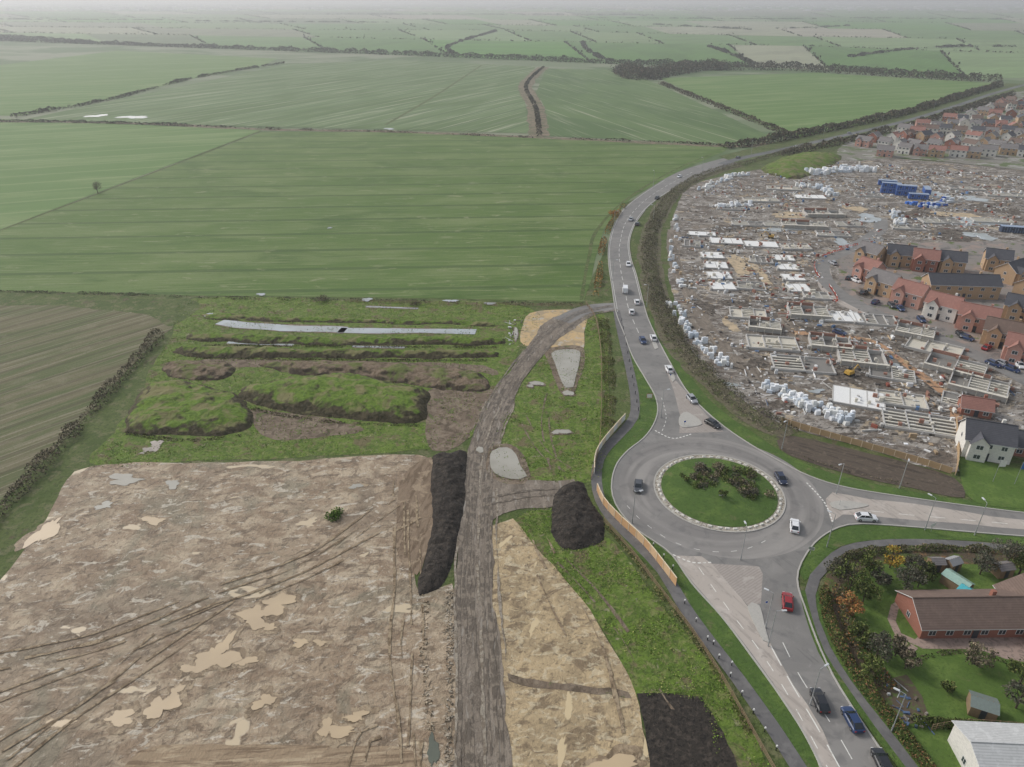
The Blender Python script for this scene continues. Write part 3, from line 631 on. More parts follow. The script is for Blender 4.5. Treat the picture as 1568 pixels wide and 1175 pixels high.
dashes('edge_line',Nl[:8],.15,30,0.01,WHITE,RZ+.02,off=-.6); dashes('edge_line',Nr[:8],.15,30,0.01,WHITE,RZ+.02,off=.6)
dashes('lane_line',[(1013,610),(1020,640),(1012,665)],.15,1,1,WHITE,RZ+.02)
dashes('give_way_line',[(1003,660),(1030,672),(1060,665)],.3,.6,.4,WHITE,RZ+.02); dashes('give_way_line',[(1235,740),(1262,770),(1275,800)],.3,.6,.4,WHITE,RZ+.02)
dashes('give_way_line',[(1030,850),(1060,862),(1090,862)],.3,.6,.4,WHITE,RZ+.02)
dashes('lane_line',[(1070,870),(1120,940),(1165,1000),(1215,1080),(1290,1220)],.15,2,2.5,WHITE,RZ+.02)
dashes('lane_line',[(1180,990),(1210,1045),(1260,1130),(1320,1240)],.2,4,2,WHITE,RZ+.02); dashes('lane_line',[(1194,985),(1222,1040),(1280,1130),(1340,1240)],.15,3,3,WHITE,RZ+.02,off=.5)
dashes('lane_line',[(1330,783),(1400,790),(1480,797),(1600,808)],.15,3,3,WHITE,RZ+.02)
dashes('lane_line',[(1270,755),(1330,770),(1400,778),(1500,790)],.12,30,.01,WHITE,RZ+.02)
dashes('lane_line',[(960,775),(985,800),(1030,830),(1085,845),(1140,842),(1185,822)],.12,1.2,2.4,WHITE,RZ+.02)
# roundabout
def ring(r,n=72): return [(C0[0]+r*math.cos(2*math.pi*i/n),C0[1]+r*math.sin(2*math.pi*i/n)) for i in range(n)]
COB=gm('cobble_ring',c(172,164,150),[dict(c=c(120,112,102),size=.5,lo=.48,hi=.6),dict(c=c(204,200,190),size=1.2,lo=.57,hi=.65)],bump=(.3,.08))
def disc(name,r,z0,z1,mat,dome=0,rings=10):
    v=[];f=[];n=72
    for k in range(rings+1):
        rr=r*(1-k/rings)+.01; z=z1+dome*math.cos(math.pi/2*min(1,rr/r))
        for i in range(n): t=2*math.pi*i/n; v.append((C0[0]+rr*math.cos(t),C0[1]+rr*math.sin(t),z))
    for k in range(rings):
        for i in range(n): j=(i+1)%n; f.append((k*n+i,k*n+j,(k+1)*n+j,(k+1)*n+i))
    b=len(v)
    for i in range(n): t=2*math.pi*i/n; v.append((C0[0]+r*math.cos(t),C0[1]+r*math.sin(t),z0))
    for i in range(n): j=(i+1)%n; f.append((b+i,b+j,j,i))
    return mkobj(name,v,f,mat)
disc('roundabout_apron',Rr,RZ-.05,RZ+.1,COB); disc('roundabout_island',Rr*.89,RZ,RZ+.16,VERGE,dome=.7)
kerb('kerb',ring(Rr),KERB,h=RZ+.14,world=True,closed=True)
mb=MB()
for i in range(52):
    t=2*math.pi*i/52+random.uniform(-.02,.02)
    if random.random()<.12: continue
    mb.box(-.45,.45,-.25,.25,RZ+.1,RZ+.3,rot=t+math.pi/2,cx=C0[0]+Rr*.93*math.cos(t),cy=C0[1]+Rr*.93*math.sin(t),taper=.08)
mb.obj('chevron_blocks',[plain('white_block',c(214,210,200),.7)])
ph=[];ch=[]
for i in range(62):
    a=random.uniform(-.75,2.9) ; rr=random.uniform(.2,.74)*Rr
    x=C0[0]+math.cos(a)*rr+1;y=C0[1]+math.sin(a)*rr*.9
    if a>2.2: y-=1
    m=140; g=rng.normal(0,1,(m,3)); g/=np.linalg.norm(g,axis=1,keepdims=True); g*=(rng.random((m,1))**.4)*np.array([1.2,1.1,.7]); ph.append(g+np.array([x,y,1.1])); ch.append(pal(m,random.choice([DK,BR,BR,GR]))*random.uniform(.9,1.6))
leaves('roundabout_shrubs',np.vstack(ph),.35,np.vstack(ch))
for u,v in [(1072,742),(1105,768),(1048,740)]: tree('small_tree',u,v,3.0,1.3,GR,n=350,leaf=.3,clumps=7)
# ---------------------------------------------------------------- hedges / treelines
hedge('hedgerow',[(-120,900),(0,785),(60,722),(105,672),(165,603),(205,560),(245,512)],4.2,3.2,60,.45,BR,gap=.05,nsc=4,g=1.15)
hedge('hedgerow',[(-80,186),(100,188),(250,192),(395,198)],5,3,12,1.1,DK,gap=.3,nsc=15,g=1)
hedge('hedgerow',[(395,198),(600,203),(830,212),(1000,218),(1110,224)],4,2.4,10,1.0,BR+DK,gap=.38,nsc=14)
hedge('hedgerow',[(20,180),(170,153),(300,120),(435,97)],7,4.5,9,1.6,DK,gap=.25,nsc=20,g=1)
hedge('hedgerow',[(1010,128),(1060,148),(1120,172),(1205,207)],8,4.5,12,1.3,BR,gap=.15,g=1)
hedge('hedgerow',[(1110,228),(1180,218),(1250,204),(1320,190),(1390,174),(1450,156),(1530,132)],9,6,20,1.5,DK+BR,gap=-.05,nsc=10,g=1.1)
hedge('hedgerow',[(1200,240),(1320,212),(1400,192),(1470,171),(1550,146)],8,5,18,1.3,DK+BR,gap=.0,nsc=10,g=1.1)
hedge('fence_scrub',[(-50,446),(200,452),(300,456),(560,461),(800,466),(895,466)],2.4,1.2,24,.4,BR+DK,gap=.3,nsc=5,g=1)
hedge('hedgerow',[(960,310),(935,345),(922,380),(918,420),(912,455)],3.5,2.6,34,.5,[c(160,122,70),c(104,98,62),c(80,86,52),c(124,94,62)],gap=.3)
tl=[(u,interp(TL,u)) for u in range(-300,1560,60)]
hedge('tree_belt',tl,14,10,12,2.4,DK,gap=.1,nsc=12,g=1)
hedge('tree_belt',[(955,110),(985,122),(1005,117),(1060,108),(1110,106)],42,14,44,1.9,DK+BR,gap=.02,nsc=8,g=1.1)  # belt leaf colours lightened to put some distance haze into them
hedge('tree_belt',[(1070,108),(1200,108),(1340,116),(1480,124),(1530,124)],18,13,20,1.9,DK+BR,gap=.2,nsc=8,g=1)
hedge('tree_belt',[(0,58),(40,60),(90,64),(140,68)],26,10,12,2.4,DK,gap=.1,nsc=16,g=1)
for a in [[(1210,44),(1260,42),(1300,40)],[(700,84),(690,70),(760,48)],[(1000,38),(1150,46)],[(1150,97),(1110,80),(1085,72)],[(925,92),(900,78),(892,66)],[(300,33),(600,35)],[(1300,88),(1420,74),(1568,72)],[(-50,30),(250,31)],[(900,28),(1250,30)],[(1300,28),(1600,31)],[(500,22),(1000,23)]]:
    hedge('tree_belt',a,12,7,5,3.6,DK,gap=.3,nsc=30,g=1)
SB=[(1240,222),(1160,246),(1090,264),(1040,290),(1008,330),(994,375),(998,425),(1010,465),(1032,512),(1068,560),(1110,600),(1160,638),(1215,665)]
strip('shelter_belt_soil',SB,9,gm('leaf_litter',c(112,105,84),[dict(c=c(92,98,60),size=3,lo=.48,hi=.6),dict(c=c(84,77,64),size=1,lo=.5,hi=.64)],bump=(.6,.3)),0.08,amp=.7)
SHB=[c(108,102,86),c(90,86,72),c(124,116,98),c(92,94,68),c(74,72,62),c(82,86,58)]
hedge('roadside_shrubs',SB,7.5,2.2,58,.42,SHB,gap=.08,nsc=3)
hedge('roadside_shrubs',SB[4:11],4.5,3.4,34,.45,SHB,gap=.25,nsc=4,g=1.1)
bush('field_bush',150,292,5.0,3.0,BR,n=100,leaf=.4); tree('bare_tree',150,296,7,3.2,BR,n=160,leaf=.35,bare=True)
bush('bush',492,462,2.8,2.4,BR,n=400); bush('bush',635,468,1.8,2,BR,n=250); bush('bush',940,330,3,3,[c(160,105,50),c(120,84,44)],n=300,leaf=.5)
# ---------------------------------------------------------------- fences
WOODM=plain('fence_timber',c(140,118,92),.85); CREAMM=plain('hoarding_cream',c(226,208,178),.6); ORM=plain('hoarding_orange',c(206,164,120),.6)
def fence(name,pts,h,sp,rails,mat,r=.06,world=False):
    a=catmull(pts if world else px(pts),sp,False); mb=MB()
    for i,p in enumerate(a):
        mb.tube((p[0],p[1],-.1),(p[0],p[1],h),r,r,5)
        if i<len(a)-1:
            q=a[i+1]
            for k in range(rails):
                z=h*(k+1)/(rails+.15); mb.tube((p[0],p[1],z),(q[0],q[1],z),r*.55,r*.55,4)
    return mb.obj(name,[mat])
fence('post_and_rail_fence',[(897,466),(912,490),(920,540),(921,600),(918,680),(905,735)],1.2,2.5,3,WOODM,r=.09)
fence('post_and_rail_fence',[(925,800),(965,845),(1010,905),(1060,970),(1105,1040),(1150,1120),(1195,1200)],1.2,2.5,3,WOODM,r=.09)
fence('post_and_rail_fence',[(530,463),(700,467),(850,470),(900,470)],1.2,3,3,WOODM,r=.09)
hedge('rank_weeds',[(925,803),(965,848),(1010,908),(1060,973),(1105,1043),(1150,1123)],1.5,.6,60,.3,[c(96,100,56),c(120,112,80)],gap=.2,nsc=3)
hedge('rank_weeds',[(924,490),(930,540),(934,600),(930,660)],4,.9,90,.35,[c(100,104,60),c(116,108,80),c(84,92,48)],gap=.2,nsc=3)
def hoarding(name,pts,h,panel,mats,cap=True):
    a=catmull(px(pts),.25,False); seg=np.r_[0,np.cumsum(np.linalg.norm(np.diff(a,axis=0),axis=1))]; n=int(seg[-1]/panel); mb=MB()
    g=lambda s:(float(np.interp(s,seg,a[:,0])),float(np.interp(s,seg,a[:,1])))
    for i in range(n):
        p=g(i*panel);q=g((i+1)*panel); L=math.dist(p,q); an=math.atan2(q[1]-p[1],q[0]-p[0])
        mb.box(.05,L-.05,-.04,.04,.08,h,m=i%2 if len(mats)>1 and random.random()<.8 else 0,rot=an,cx=p[0],cy=p[1])
        mb.box(-.07,.07,-.11,-.045,0,h+.1,m=len(mats),rot=an,cx=p[0],cy=p[1])
        if cap: mb.box(.08,L-.08,-.09,.09,h+.003,h+.09,m=len(mats),rot=an,cx=p[0],cy=p[1])
    return mb.obj(name,mats+[CREAMM])
WHM=plain('white_panel',c(226,224,218),.5)
hoarding('site_hoarding',[(957,643),(940,662),(922,684),(911,705),(910,735)],1.9,2.4,[WHM,CREAMM])
hoarding('site_hoarding',[(914,752),(925,775),(950,802),(985,835),(1012,868),(1042,908)],2.0,2.4,[ORM,plain('hoarding_tan',c(216,182,142),.6)])
NT=plain('new_timber',c(178,150,114),.8)
hoarding('timber_fence',[(1195,648),(1250,665),(1330,688),(1400,708),(1462,728)],1.7,2.4,[NT],cap=False)
hoarding('timber_fence',[(1462,728),(1466,700),(1462,640)],1.7,2.4,[NT],cap=False)
sheet('ploughed_soil',[(1205,668),(1330,695),(1400,712),(1462,732),(1478,762),(1400,748),(1300,728),(1235,708),(1195,690)],DSOIL,0.09,amp=.3)
hedge('roadside_shrubs',[(1200,690),(1260,712),(1330,730),(1400,744)],1.2,.6,12,.3,BR,gap=.3)
BLK=plain('black_plastic',(.02,.02,.022,1),.5)
def bollard(u,v,white):
    x,y=P(u,v); mb=MB()
    mb.tube((0,0,-.1),(0,0,.75),.09,.09,8,m=0); mb.tube((0,0,.75),(0,0,1.0),.16 if white else .1,.12 if white else .08,8,m=1 if white else 0)
    o=mb.obj('bollard',[BLK,WHM]); o.location=(x,y,RZ)
for i in range(9): bollard(1048+i*17.5,925+i*28,True)
for i in range(13): bollard(952+i*2.3,492+i*12.5,False)
for u,v in [(1016,855),(1000,838),(1030,872),(1092,988),(1120,1020)]: bollard(u,v,True)
# ---------------------------------------------------------------- street lamps
GALV=plain('galvanised_steel',c(176,178,178),.45,metal=.4); LH=plain('lamp_head',c(210,212,213),.4)
def lamp(u,v,h,ang,name='street_lamp'):
    x,y=P(u,v); mb=MB()
    mb.tube((0,0,-.1),(0,0,1.2),.13,.12,8); mb.tube((0,0,1.2),(0,0,h),.085,.06,8); mb.tube((0,0,h),(.9,0,h+.15),.045,.04,6)
    mb.box(.8,1.65,-.16,.16,h+.08,h+.22,m=1,taper=.04)
    o=mb.obj(name,[GALV,LH]); o.location=(x,y,RZ); o.rotation_euler=(0,0,ang)
for u,v,a in [(1280,757,3.6),(1377,748,4.2),(1416,812,2.2),(1134,858,1.6),(1172,962,2.5),(968,802,.2),(1266,838,2.4),(1197,688,3.8),(1176,990,0),(1492,820,1.6),(1012,640,.2),(938,430,.1),(990,470,3.2),(1000,340,3),(940,350,0),(1075,262,3.6),(1365,1120,2.5),(1240,1080,.5)]:
    lamp(u,v,8,a)
for u,v in [(1150,237),(1260,211),(1350,190),(1430,168),(1000,286),(1500,146)]: lamp(u,v,9,4)
def sign(name,u,v,h,w,hh,cols,ang,shape='rect'):
    x,y=P(u,v); mb=MB(); mb.tube((0,0,-.1),(0,0,h),.04,.04,6)
    if shape=='rect':
        mb.box(-w/2,w/2,-.06,-.042,h-hh,h,m=1); mb.box(-w/2+.07,w/2-.07,-.075,-.062,h-hh+.07,h-.07,m=2)
    else:
        pts=[(w/2*math.cos(t),-.06,h-w/2+w/2*math.sin(t)) for t in [i*math.pi/8 for i in range(16)]]
        mb.face(pts,1); mb.face([(p[0]*.75,-.07,(p[2]-h+w/2)*.75+h-w/2) for p in pts],2); mb.face([(p[0],-.05,p[2]) for p in pts][::-1],1)
    o=mb.obj(name,[GALV]+cols); o.location=(x,y,RZ); o.rotation_euler=(0,0,ang)
RED=plain('sign_red',(.55,.03,.03,1),.4); BLUE=plain('sign_blue',(.02,.09,.4,1),.4)
sign('traffic_sign',994,612,1.7,1.5,1.3,[RED,WHM],0); sign('traffic_sign',1048,652,1.5,.7,.7,[WHM,BLUE],.2,'c'); sign('traffic_sign',1026,580,1.5,.6,.7,[WHM,BLUE],0,'c')
sign('traffic_sign',1172,930,1.5,.6,.7,[WHM,BLUE],0,'c'); sign('direction_sign',1240,850,2.0,1.1,.8,[WHM,GALV],-.4); sign('direction_sign',1425,815,2.2,1.4,.9,[WHM,WHM],.4); sign('traffic_sign',1285,775,1.4,.6,.6,[WHM,BLUE],1.2,'c')
sign('chevron_sign',1105,765,1.4,1.6,.5,[BLK,WHM],0)
def flag(u,v,m):
    x,y=P(u,v); mb=MB(); mb.tube((0,0,-.1),(0,0,6),.06,.04,6)
    for i in range(6):
        a=i*.25;b=a+.25; mb.face([(a,.1*math.sin(a*4),4.0+.1*a),(b,.1*math.sin(b*4),4.0+.1*b),(b,.1*math.sin(b*4),5.9-.2*b),(a,.1*math.sin(a*4),5.9-.2*a)],1)
    o=mb.obj('flagpole',[GALV,m]); o.location=(x,y,0)
flag(1520,738,WHM); flag(1553,742,plain('flag_blue',c(60,110,170),.6))
# ---------------------------------------------------------------- cars
GLASS=plain('car_glass',(.02,.025,.03,1),.08,spec=.8); TYRE=plain('tyre',(.02,.02,.02,1),.9); HUB=plain('alloy_wheel',(.4,.4,.42,1),.3,metal=.8)
LGT=plain('headlamp',(.7,.7,.7,1),.2); TAIL=plain('tail_lamp',(.4,.02,.02,1),.3)
paints={}
def paint(k):
    cols=dict(white=(.78,.78,.78,1),black=(.015,.016,.02,1),grey=(.07,.075,.085,1),silver=(.35,.36,.38,1),red=(.3,.012,.018,1),blue=(.015,.04,.12,1),navy=(.015,.025,.06,1))
    if k not in paints: paints[k]=plain('car_paint_'+k,cols[k],.3,coat=.6)
    return paints[k]
cache={}
def carmesh(kind):
    if kind in cache: return cache[kind]
    if kind=='van':
        L=2.7;st=[(-L,.8,.45,.75),(-L+.1,.95,.3,1.0),(-L+.8,1.0,.3,1.15),(-L+1.3,1.0,.3,1.25),(L-.1,1.0,.3,1.25),(L,.97,.4,1.2)]
        top=[(-L+.85,.92,1.17),(-L+1.6,.85,2.2),(L-.05,.88,2.25),(L,.92,1.2)]
    else:
        L=2.2;st=[(-L,.62,.38,.6),(-L+.12,.82,.25,.72),(-L+.5,.9,.22,.82),(-L+1.2,.92,.22,.93),(0,.93,.22,.96),(1.3,.92,.22,.97),(L-.25,.88,.25,.95),(L-.05,.8,.3,.88),(L,.7,.4,.75)]
        top=[(-L+1.05,.78,.93),(-L+1.85,.62,1.42),(1.25,.62,1.45),(L-.22,.72,.97)]
    mb=MB(); n=len(st)
    for (x,w,z0,z1) in st:
        b=.12
        mb.v+=[(-x,-w,z0),(-x,-w,z1-b),(-x,-w+b,z1),(-x,w-b,z1),(-x,w,z1-b),(-x,w,z0)]
    for i in range(n-1):
        for k in range(6):
            a=i*6+k;b_=i*6+(k+1)%6; mb.f.append((a,b_,b_+6,a+6)); mb.m.append(0); mb.c.append((1,1,1,1))
    mb.f.append((5,4,3,2,1,0)); mb.m.append(0); mb.f.append(tuple((n-1)*6+k for k in range(6))); mb.m.append(0); mb.c+= [(1,1,1,1)]*2
    (x0,w0,z0),(x1,w1,z1),(x2,w2,z2),(x3,w3,z3)=top
    A=[(-x0,-w0,z0),(-x0,w0,z0)];B=[(-x1,-w1,z1),(-x1,w1,z1)];C=[(-x2,-w2,z2),(-x2,w2,z2)];D=[(-x3,-w3,z3),(-x3,w3,z3)]
    side=0 if kind=='van' else 1
    mb.face([A[0],A[1],B[1],B[0]],1); mb.face([B[0],B[1],C[1],C[0]],0); mb.face([C[0],C[1],D[1],D[0]],1 if kind!='van' else 0)
    mb.face([A[0],B[0],C[0],D[0]],side); mb.face([A[1],D[1],C[1],B[1]],side)
    for s in (-1,1):
        if kind!='van':
            for t in (.05,.5,.97):
                xa=-(x1+(x2-x1)*t); xb=-(x0+.5+(x3-x0-.5)*t)
                mb.tube((xa,s*(w1+.0),z1),(xb,s*(w0+.02),z0+.02),.045,.045,4,m=0)
            mb.tube(tuple(Vector(B[(s+1)//2])),tuple(Vector(A[(s+1)//2])),.05,.05,4,m=0); mb.tube(tuple(Vector(C[(s+1)//2])),tuple(Vector(D[(s+1)//2])),.06,.06,4,m=0)
        else: mb.face([(-x1-.05,s*(w1+.04),z1-.15),(-x1-1.0,s*(w1+.04),z1-.15),(-x1-1.0,s*.97,z0+.1),(-x1+.35,s*.97,z0+.1)],1)
        for xw in (-L+.85,L-.8):
            mb.tube((-xw,s*.72,.33),(-xw,s*.95,.33),.33,.33,14,m=2); mb.tube((-xw,s*.95,.33),(-xw,s*.96,.33),.2,.2,10,m=3)
        mb.box(L-.12,L-.02,s*.62-.16,s*.62+.16,.58,.7,m=4); mb.box(-L+.0,-L+.1,s*.62-.14,s*.62+.14,.62,.84,m=5)
        mb.box(L-1.25,L-1.1,s*.98-.08,s*.98+.08,.92,1.05,m=0)
    cache[kind]=mb; return mb
meshc={}
def car(u,v,u2,v2,col='grey',kind='car',z=RZ,name=None):
    x,y=P(u,v);x2,y2=P(u2,v2); key=(kind,col)
    if key not in meshc:
        o=carmesh(kind).obj('vehicle',[paint(col),GLASS,TYRE,HUB,LGT,TAIL]); meshc[key]=o.data
        bpy.data.objects.remove(o)
    o=bpy.data.objects.new(name or ('van' if kind=='van' else 'car'),meshc[key]); link(o)
    o.location=(x,y,z); o.rotation_euler=(0,0,math.atan2(y2-y,x2-x))
for a in [(977,748,976,760,'grey'),(1195,736,1203,750,'navy'),(1216,809,1216,797,'white'),(1325,796,1345,797,'white'),(1205,925,1204,905,'red'),(1254,1077,1245,1055,'black'),(1304,1106,1290,1080,'blue'),(1350,1172,1340,1150,'black'),
  (1091,652,1105,660,'black'),(1059,614,1066,622,'silver'),(1024,568,1020,560,'white'),(1000,520,997,512,'white'),(984,524,988,532,'blue'),(975,465,973,457,'white'),(967,480,966,472,'white'),(962,407,963,415,'white'),(966,338,960,345,'silver'),(976,345,985,335,'grey'),(1006,305,1000,309,'black'),(1040,272,1030,277,'white'),(1130,243,1140,240,'grey'),(1300,205,1310,203,'silver'),(1218,226,1230,223,'white')]: car(*a)
car(957,447,957,440,'white','van')
# ---------------------------------------------------------------- houses
def roofmat(name,col):
    d=tuple(x*.6 for x in col[:3])+(1,)
    return gm(name,col,[dict(c=d,size=(50,.35),t='wave',lo=.6,hi=.9,a=.5,dist=0),dict(c=tuple(x*1.3 for x in col[:3])+(1,),size=1.3,lo=.48,hi=.68,a=.5),dict(c=tuple(x*.7 for x in col[:3])+(1,),size=.5,lo=.52,hi=.68,a=.5)],coords='Object',rough=.8)
RF=dict(red=roofmat('clay_tile_roof',c(154,112,101)),slate=roofmat('slate_roof',c(86,86,91)),grey=roofmat('grey_tile_roof',c(128,123,121)),brown=roofmat('brown_tile_roof',c(118,100,90)),pale=roofmat('pale_roof',c(190,190,188)))
def brick(name,col): return gm(name,col,[dict(c=tuple(x*.7 for x in col[:3])+(1,),size=(.5,.5),sz=.15,lo=.45,hi=.6,a=.5)],coords='Object')
WL=dict(red=brick('red_brick',c(156,106,90)),tan=brick('buff_brick',c(184,155,124)),white=brick('white_render',c(222,218,210)),pink=brick('pink_brick',c(190,146,132)))
WIN=plain('window_glass',(.05,.06,.07,1),.1,spec=.8); FRM=plain('window_frame_white',(.75,.75,.74,1),.5); DOOR=plain('front_door',c(60,62,70),.5)
hc={}
def house(u,v,rot,w=9,d=7.5,h=5.2,rise=2.8,roof='red',wall='red',name='brick_house',porch=True,world=None):
    x,y=world or P(u,v); key=(w,d,h,rise,roof,wall,porch)
    if key not in hc:
        a,b=w/2,d/2; W=MB()
        W.face([(-a,-b,-.2),(a,-b,-.2),(a,-b,h),(-a,-b,h)]);W.face([(a,b,-.2),(-a,b,-.2),(-a,b,h),(a,b,h)])
        for s in (-1,1):
            pts=[(s*a,-b,-.2),(s*a,b,-.2),(s*a,b,h),(s*a,0,h+rise),(s*a,-b,h)]; W.face(pts if s>0 else pts[::-1])
        if porch:
            pa=w*.22
            W.box(-pa-1.9,-pa+1.9,-b-1.2,-b-.003,-.2,h-.3)
            W.face([(-pa-1.9,-b-1.2,h-.3),(-pa+1.9,-b-1.2,h-.3),(-pa,-b-1.2,h+1.5)])
        W.box(a*.5-.35,a*.5+.35,.3,.95,h+rise*.5,h+rise+.9)
        Rm=MB(); o=.35; t=.14; sl=rise/b
        for s in (-1,1):
            e=(b+o); ze=h-o*sl
            p=[(-a-o,s*e,ze),(a+o,s*e,ze),(a+o,0,h+rise),(-a-o,0,h+rise)]
            q=[(p_[0],p_[1],p_[2]+t) for p_ in p]
            if s>0: p=p[::-1];q=q[::-1]
            Rm.face(q);Rm.face(p[::-1])
            for k in range(4): Rm.face([p[k],p[(k+1)%4],q[(k+1)%4],q[k]],m=1)
        if porch:
            for s in (-1,1):
                zt=h+1.5;x0=-pa
                q=[(x0,-b-1.5,zt+.1),(x0,0,zt+.1),(x0+s*2.2,-b+.6,h-.5),(x0+s*2.2,-b-1.5,h-.5)]
                Rm.face(q if s<0 else q[::-1])
        Rm.box(-a-o,a+o,-.12,.12,h+rise+t-.06,h+rise+t+.1)
        Wi=MB(); D=MB()
        def win(cx,cz,ww,hh,face):
            if face=='f': f_=lambda x_,z_,e:(x_,( -b-e),z_)
            elif face=='p': f_=lambda x_,z_,e:(x_,-b-1.2-e,z_)
            elif face=='b': f_=lambda x_,z_,e:(-x_,b+e,z_)
            elif face=='r': f_=lambda x_,z_,e:(a+e,x_,z_)
            else: f_=lambda x_,z_,e:(-a-e,-x_,z_)
            for (k,e,m) in ((0,.03,1),(.09,.05,0)):
                q=[f_(cx-ww/2+k,cz-hh/2+k,e),f_(cx+ww/2-k,cz-hh/2+k,e),f_(cx+ww/2-k,cz+hh/2-k,e),f_(cx-ww/2+k,cz+hh/2-k,e)]; Wi.face(q,m)
            q=[f_(cx-.035,cz-hh/2,.06),f_(cx+.035,cz-hh/2,.06),f_(cx+.035,cz+hh/2,.06),f_(cx-.035,cz+hh/2,.06)]; Wi.face(q,1)
        zs=[1.4,3.9] if h>4 else [1.4]
        for z in zs:
            for fx in ([-.3,0,.3] if w<14 else [-.4,-.24,-.08,.08,.24,.4]):
                if fx==0 and z<2: continue
                if porch and fx<0: win(-w*.22,z,1.5,1.2,'p')
                else: win(fx*w,z,1.3,1.15,'f')
                win(fx*w,z,1.3,1.15,'b')
            win(0,z,1.0,1.1,'r'); win(0,z,1.0,1.1,'l')
        D.box(.0-.5,.5,-b-.06,-b-.004,0,2.1)
        ms=[]
        for mbb,nm,mt in ((W,'walls',[WL[wall]]),(Rm,'roof',[RF[roof],FRM]),(Wi,'windows',[WIN,FRM]),(D,'door',[DOOR])):
            ob=mbb.obj(nm,mt); ms.append((nm,ob.data)); bpy.data.objects.remove(ob)
        hc[key]=ms
    e=empty(name,x,y,0,rot)
    for nm,me in hc[key]: link(bpy.data.objects.new(nm,me),e)
    return e
rd=math.radians
estate=[(1330,402,-55,9,'grey','tan'),(1374,405,-20,10,'slate','tan'),(1412,412,-25,9,'red','red'),(1452,415,-20,9,'slate','tan'),(1328,428,-60,8,'red','pink'),(1350,448,-55,10,'grey','tan'),(1390,465,-50,10,'red','pink'),
 (1440,485,-45,10,'red','white'),(1492,503,-35,11,'red','pink'),(1532,527,-35,11,'brown','tan'),(1562,552,-35,10,'red','pink'),(1522,412,-25,9,'slate','tan'),(1545,430,30,10,'slate','tan'),(1575,455,30,10,'red','tan'),(1562,488,-35,11,'slate','tan'),(1600,500,-30,11,'red','tan'),(1600,420,-30,11,'slate','tan'),(1600,560,-30,11,'slate','tan')]
for u,v,r,w,rf,wl in estate: house(u,v,rd(r),w=w,roof=rf,wall=wl)
house(1466,452,rd(-5),w=24,d=8,roof='slate',wall='tan',porch=False,name='terraced_houses')
house(1502,692,rd(-20),w=10,d=8,h=5,rise=3.2,roof='slate',wall='white',name='white_house')
house(1570,690,rd(-20),w=8,d=7,h=2.6,rise=2.4,roof='slate',wall='red',porch=False,name='garage')
house(1490,632,rd(-20),w=7,d=5,h=2.4,rise=2,roof='red',wall='red',porch=False,name='garage')
for i,(v0,u0,u1) in enumerate([(238,1345,1640),(228,1315,1640),(217,1335,1640),(207,1375,1640),(197,1410,1640),(187,1445,1640),(178,1475,1640),(168,1505,1640),(159,1530,1640)]):
    u=u0+random.uniform(0,10); br=random.choice([-30,-20,-50,40])
    while u<u1:
        vv=v0+random.uniform(-3,3)+(u-1400)*0.012
        house(u,vv,rd(br+random.choice([0,0,0,90,-15])),w=random.choice([8,10]),d=7,h=4.8,rise=2.4,roof=random.choice(['red','red','grey','slate','brown','grey','slate','grey']),wall=random.choice(['red','tan','white','white','pink']),porch=random.random()<.4)
        if random.random()<.5: bush('garden_bush',u+8,vv+2,2.5,1.6,GR+BR,n=60,leaf=.6)
        u+=random.uniform(19,32)*(v0/225)
sheet('estate_ground',[(1290,245),(1300,215),(1390,190),(1480,165),(1570,140),(1800,140),(1800,300),(1568,262),(1400,245)],gm('estate_mixed_ground',c(128,124,114),[dict(c=c(96,108,70),size=14,lo=.48,hi=.58),dict(c=c(156,152,146),size=9,lo=.55,hi=.62)]),0.24,amp=1)
sheet('construction_ground',[(1028,340),(1045,300),(1085,275),(1150,262),(1240,245),(1300,240),(1400,245),(1568,262),(1800,300),(1800,700),(1600,680),(1568,660),(1466,660),(1464,727),(1320,688),(1205,655),(1130,612),(1070,552),(1040,500),(1030,450),(1024,400)],SITE,0.10,amp=.8)
sheet('estate_paving',[(1290,392),(1330,375),(1420,372),(1568,372),(1800,400),(1800,640),(1568,580),(1500,548),(1420,508),(1340,478),(1290,445)],gm('estate_paving',c(134,127,121),[dict(c=c(152,135,125),size=7,lo=.5,hi=.58),dict(c=c(108,104,101),size=5,lo=.55,hi=.62),dict(c=c(92,104,60),size=6,lo=.6,hi=.63)]),0.13,amp=.3)
strip('estate_road',[(1348,335),(1345,355),(1300,382),(1262,402),(1262,425),(1285,450),(1340,480),(1400,505),(1460,528),(1530,562),(1620,610)],6,ASPH,0.15,amp=.1)
strip('estate_road',[(1262,410),(1265,440),(1300,468),(1370,492)],5,PALE,0.146,amp=.3)
strip('site_haul_track',[(1030,352),(1034,400),(1060,455),(1085,505),(1130,560),(1200,590),(1290,640)],5.5,TRACK,0.13,amp=.7)
strip('site_haul_track',[(1150,392),(1170,430),(1190,460),(1210,500),(1230,530)],5,TRACK,0.132,amp=.7)
strip('site_haul_track',[(1060,350),(1120,345),(1200,365),(1290,380)],5,TRACK,0.134,amp=.7)
strip('site_trench',[(1210,510),(1280,515),(1340,525),(1390,560),(1440,600),(1460,640)],2.6,gm('orange_clay',c(176,138,106),[dict(c=c(128,106,84),size=2,lo=.5,hi=.6)]),0.14,amp=.8)
SANDY=gm('site_sand',c(190,170,140),[dict(c=c(160,145,122),size=2,lo=.45,hi=.6)])
for p in [(1130,405,12,16),(1165,420,8,20),(1210,330,30,4),(1380,440,10,6),(1260,560,18,8),(1385,585,14,10),(1120,500,10,8),(1310,320,16,4),(1465,330,30,5)]: blob('sand_patch',*p,SANDY,.135,amp=.6)
DKM=gm('churned_dark_mud',c(92,83,74),[dict(c=c(124,115,104),size=2,lo=.46,hi=.6),dict(c=c(62,57,52),size=1.2,lo=.5,hi=.62)],bump=(.7,.3))
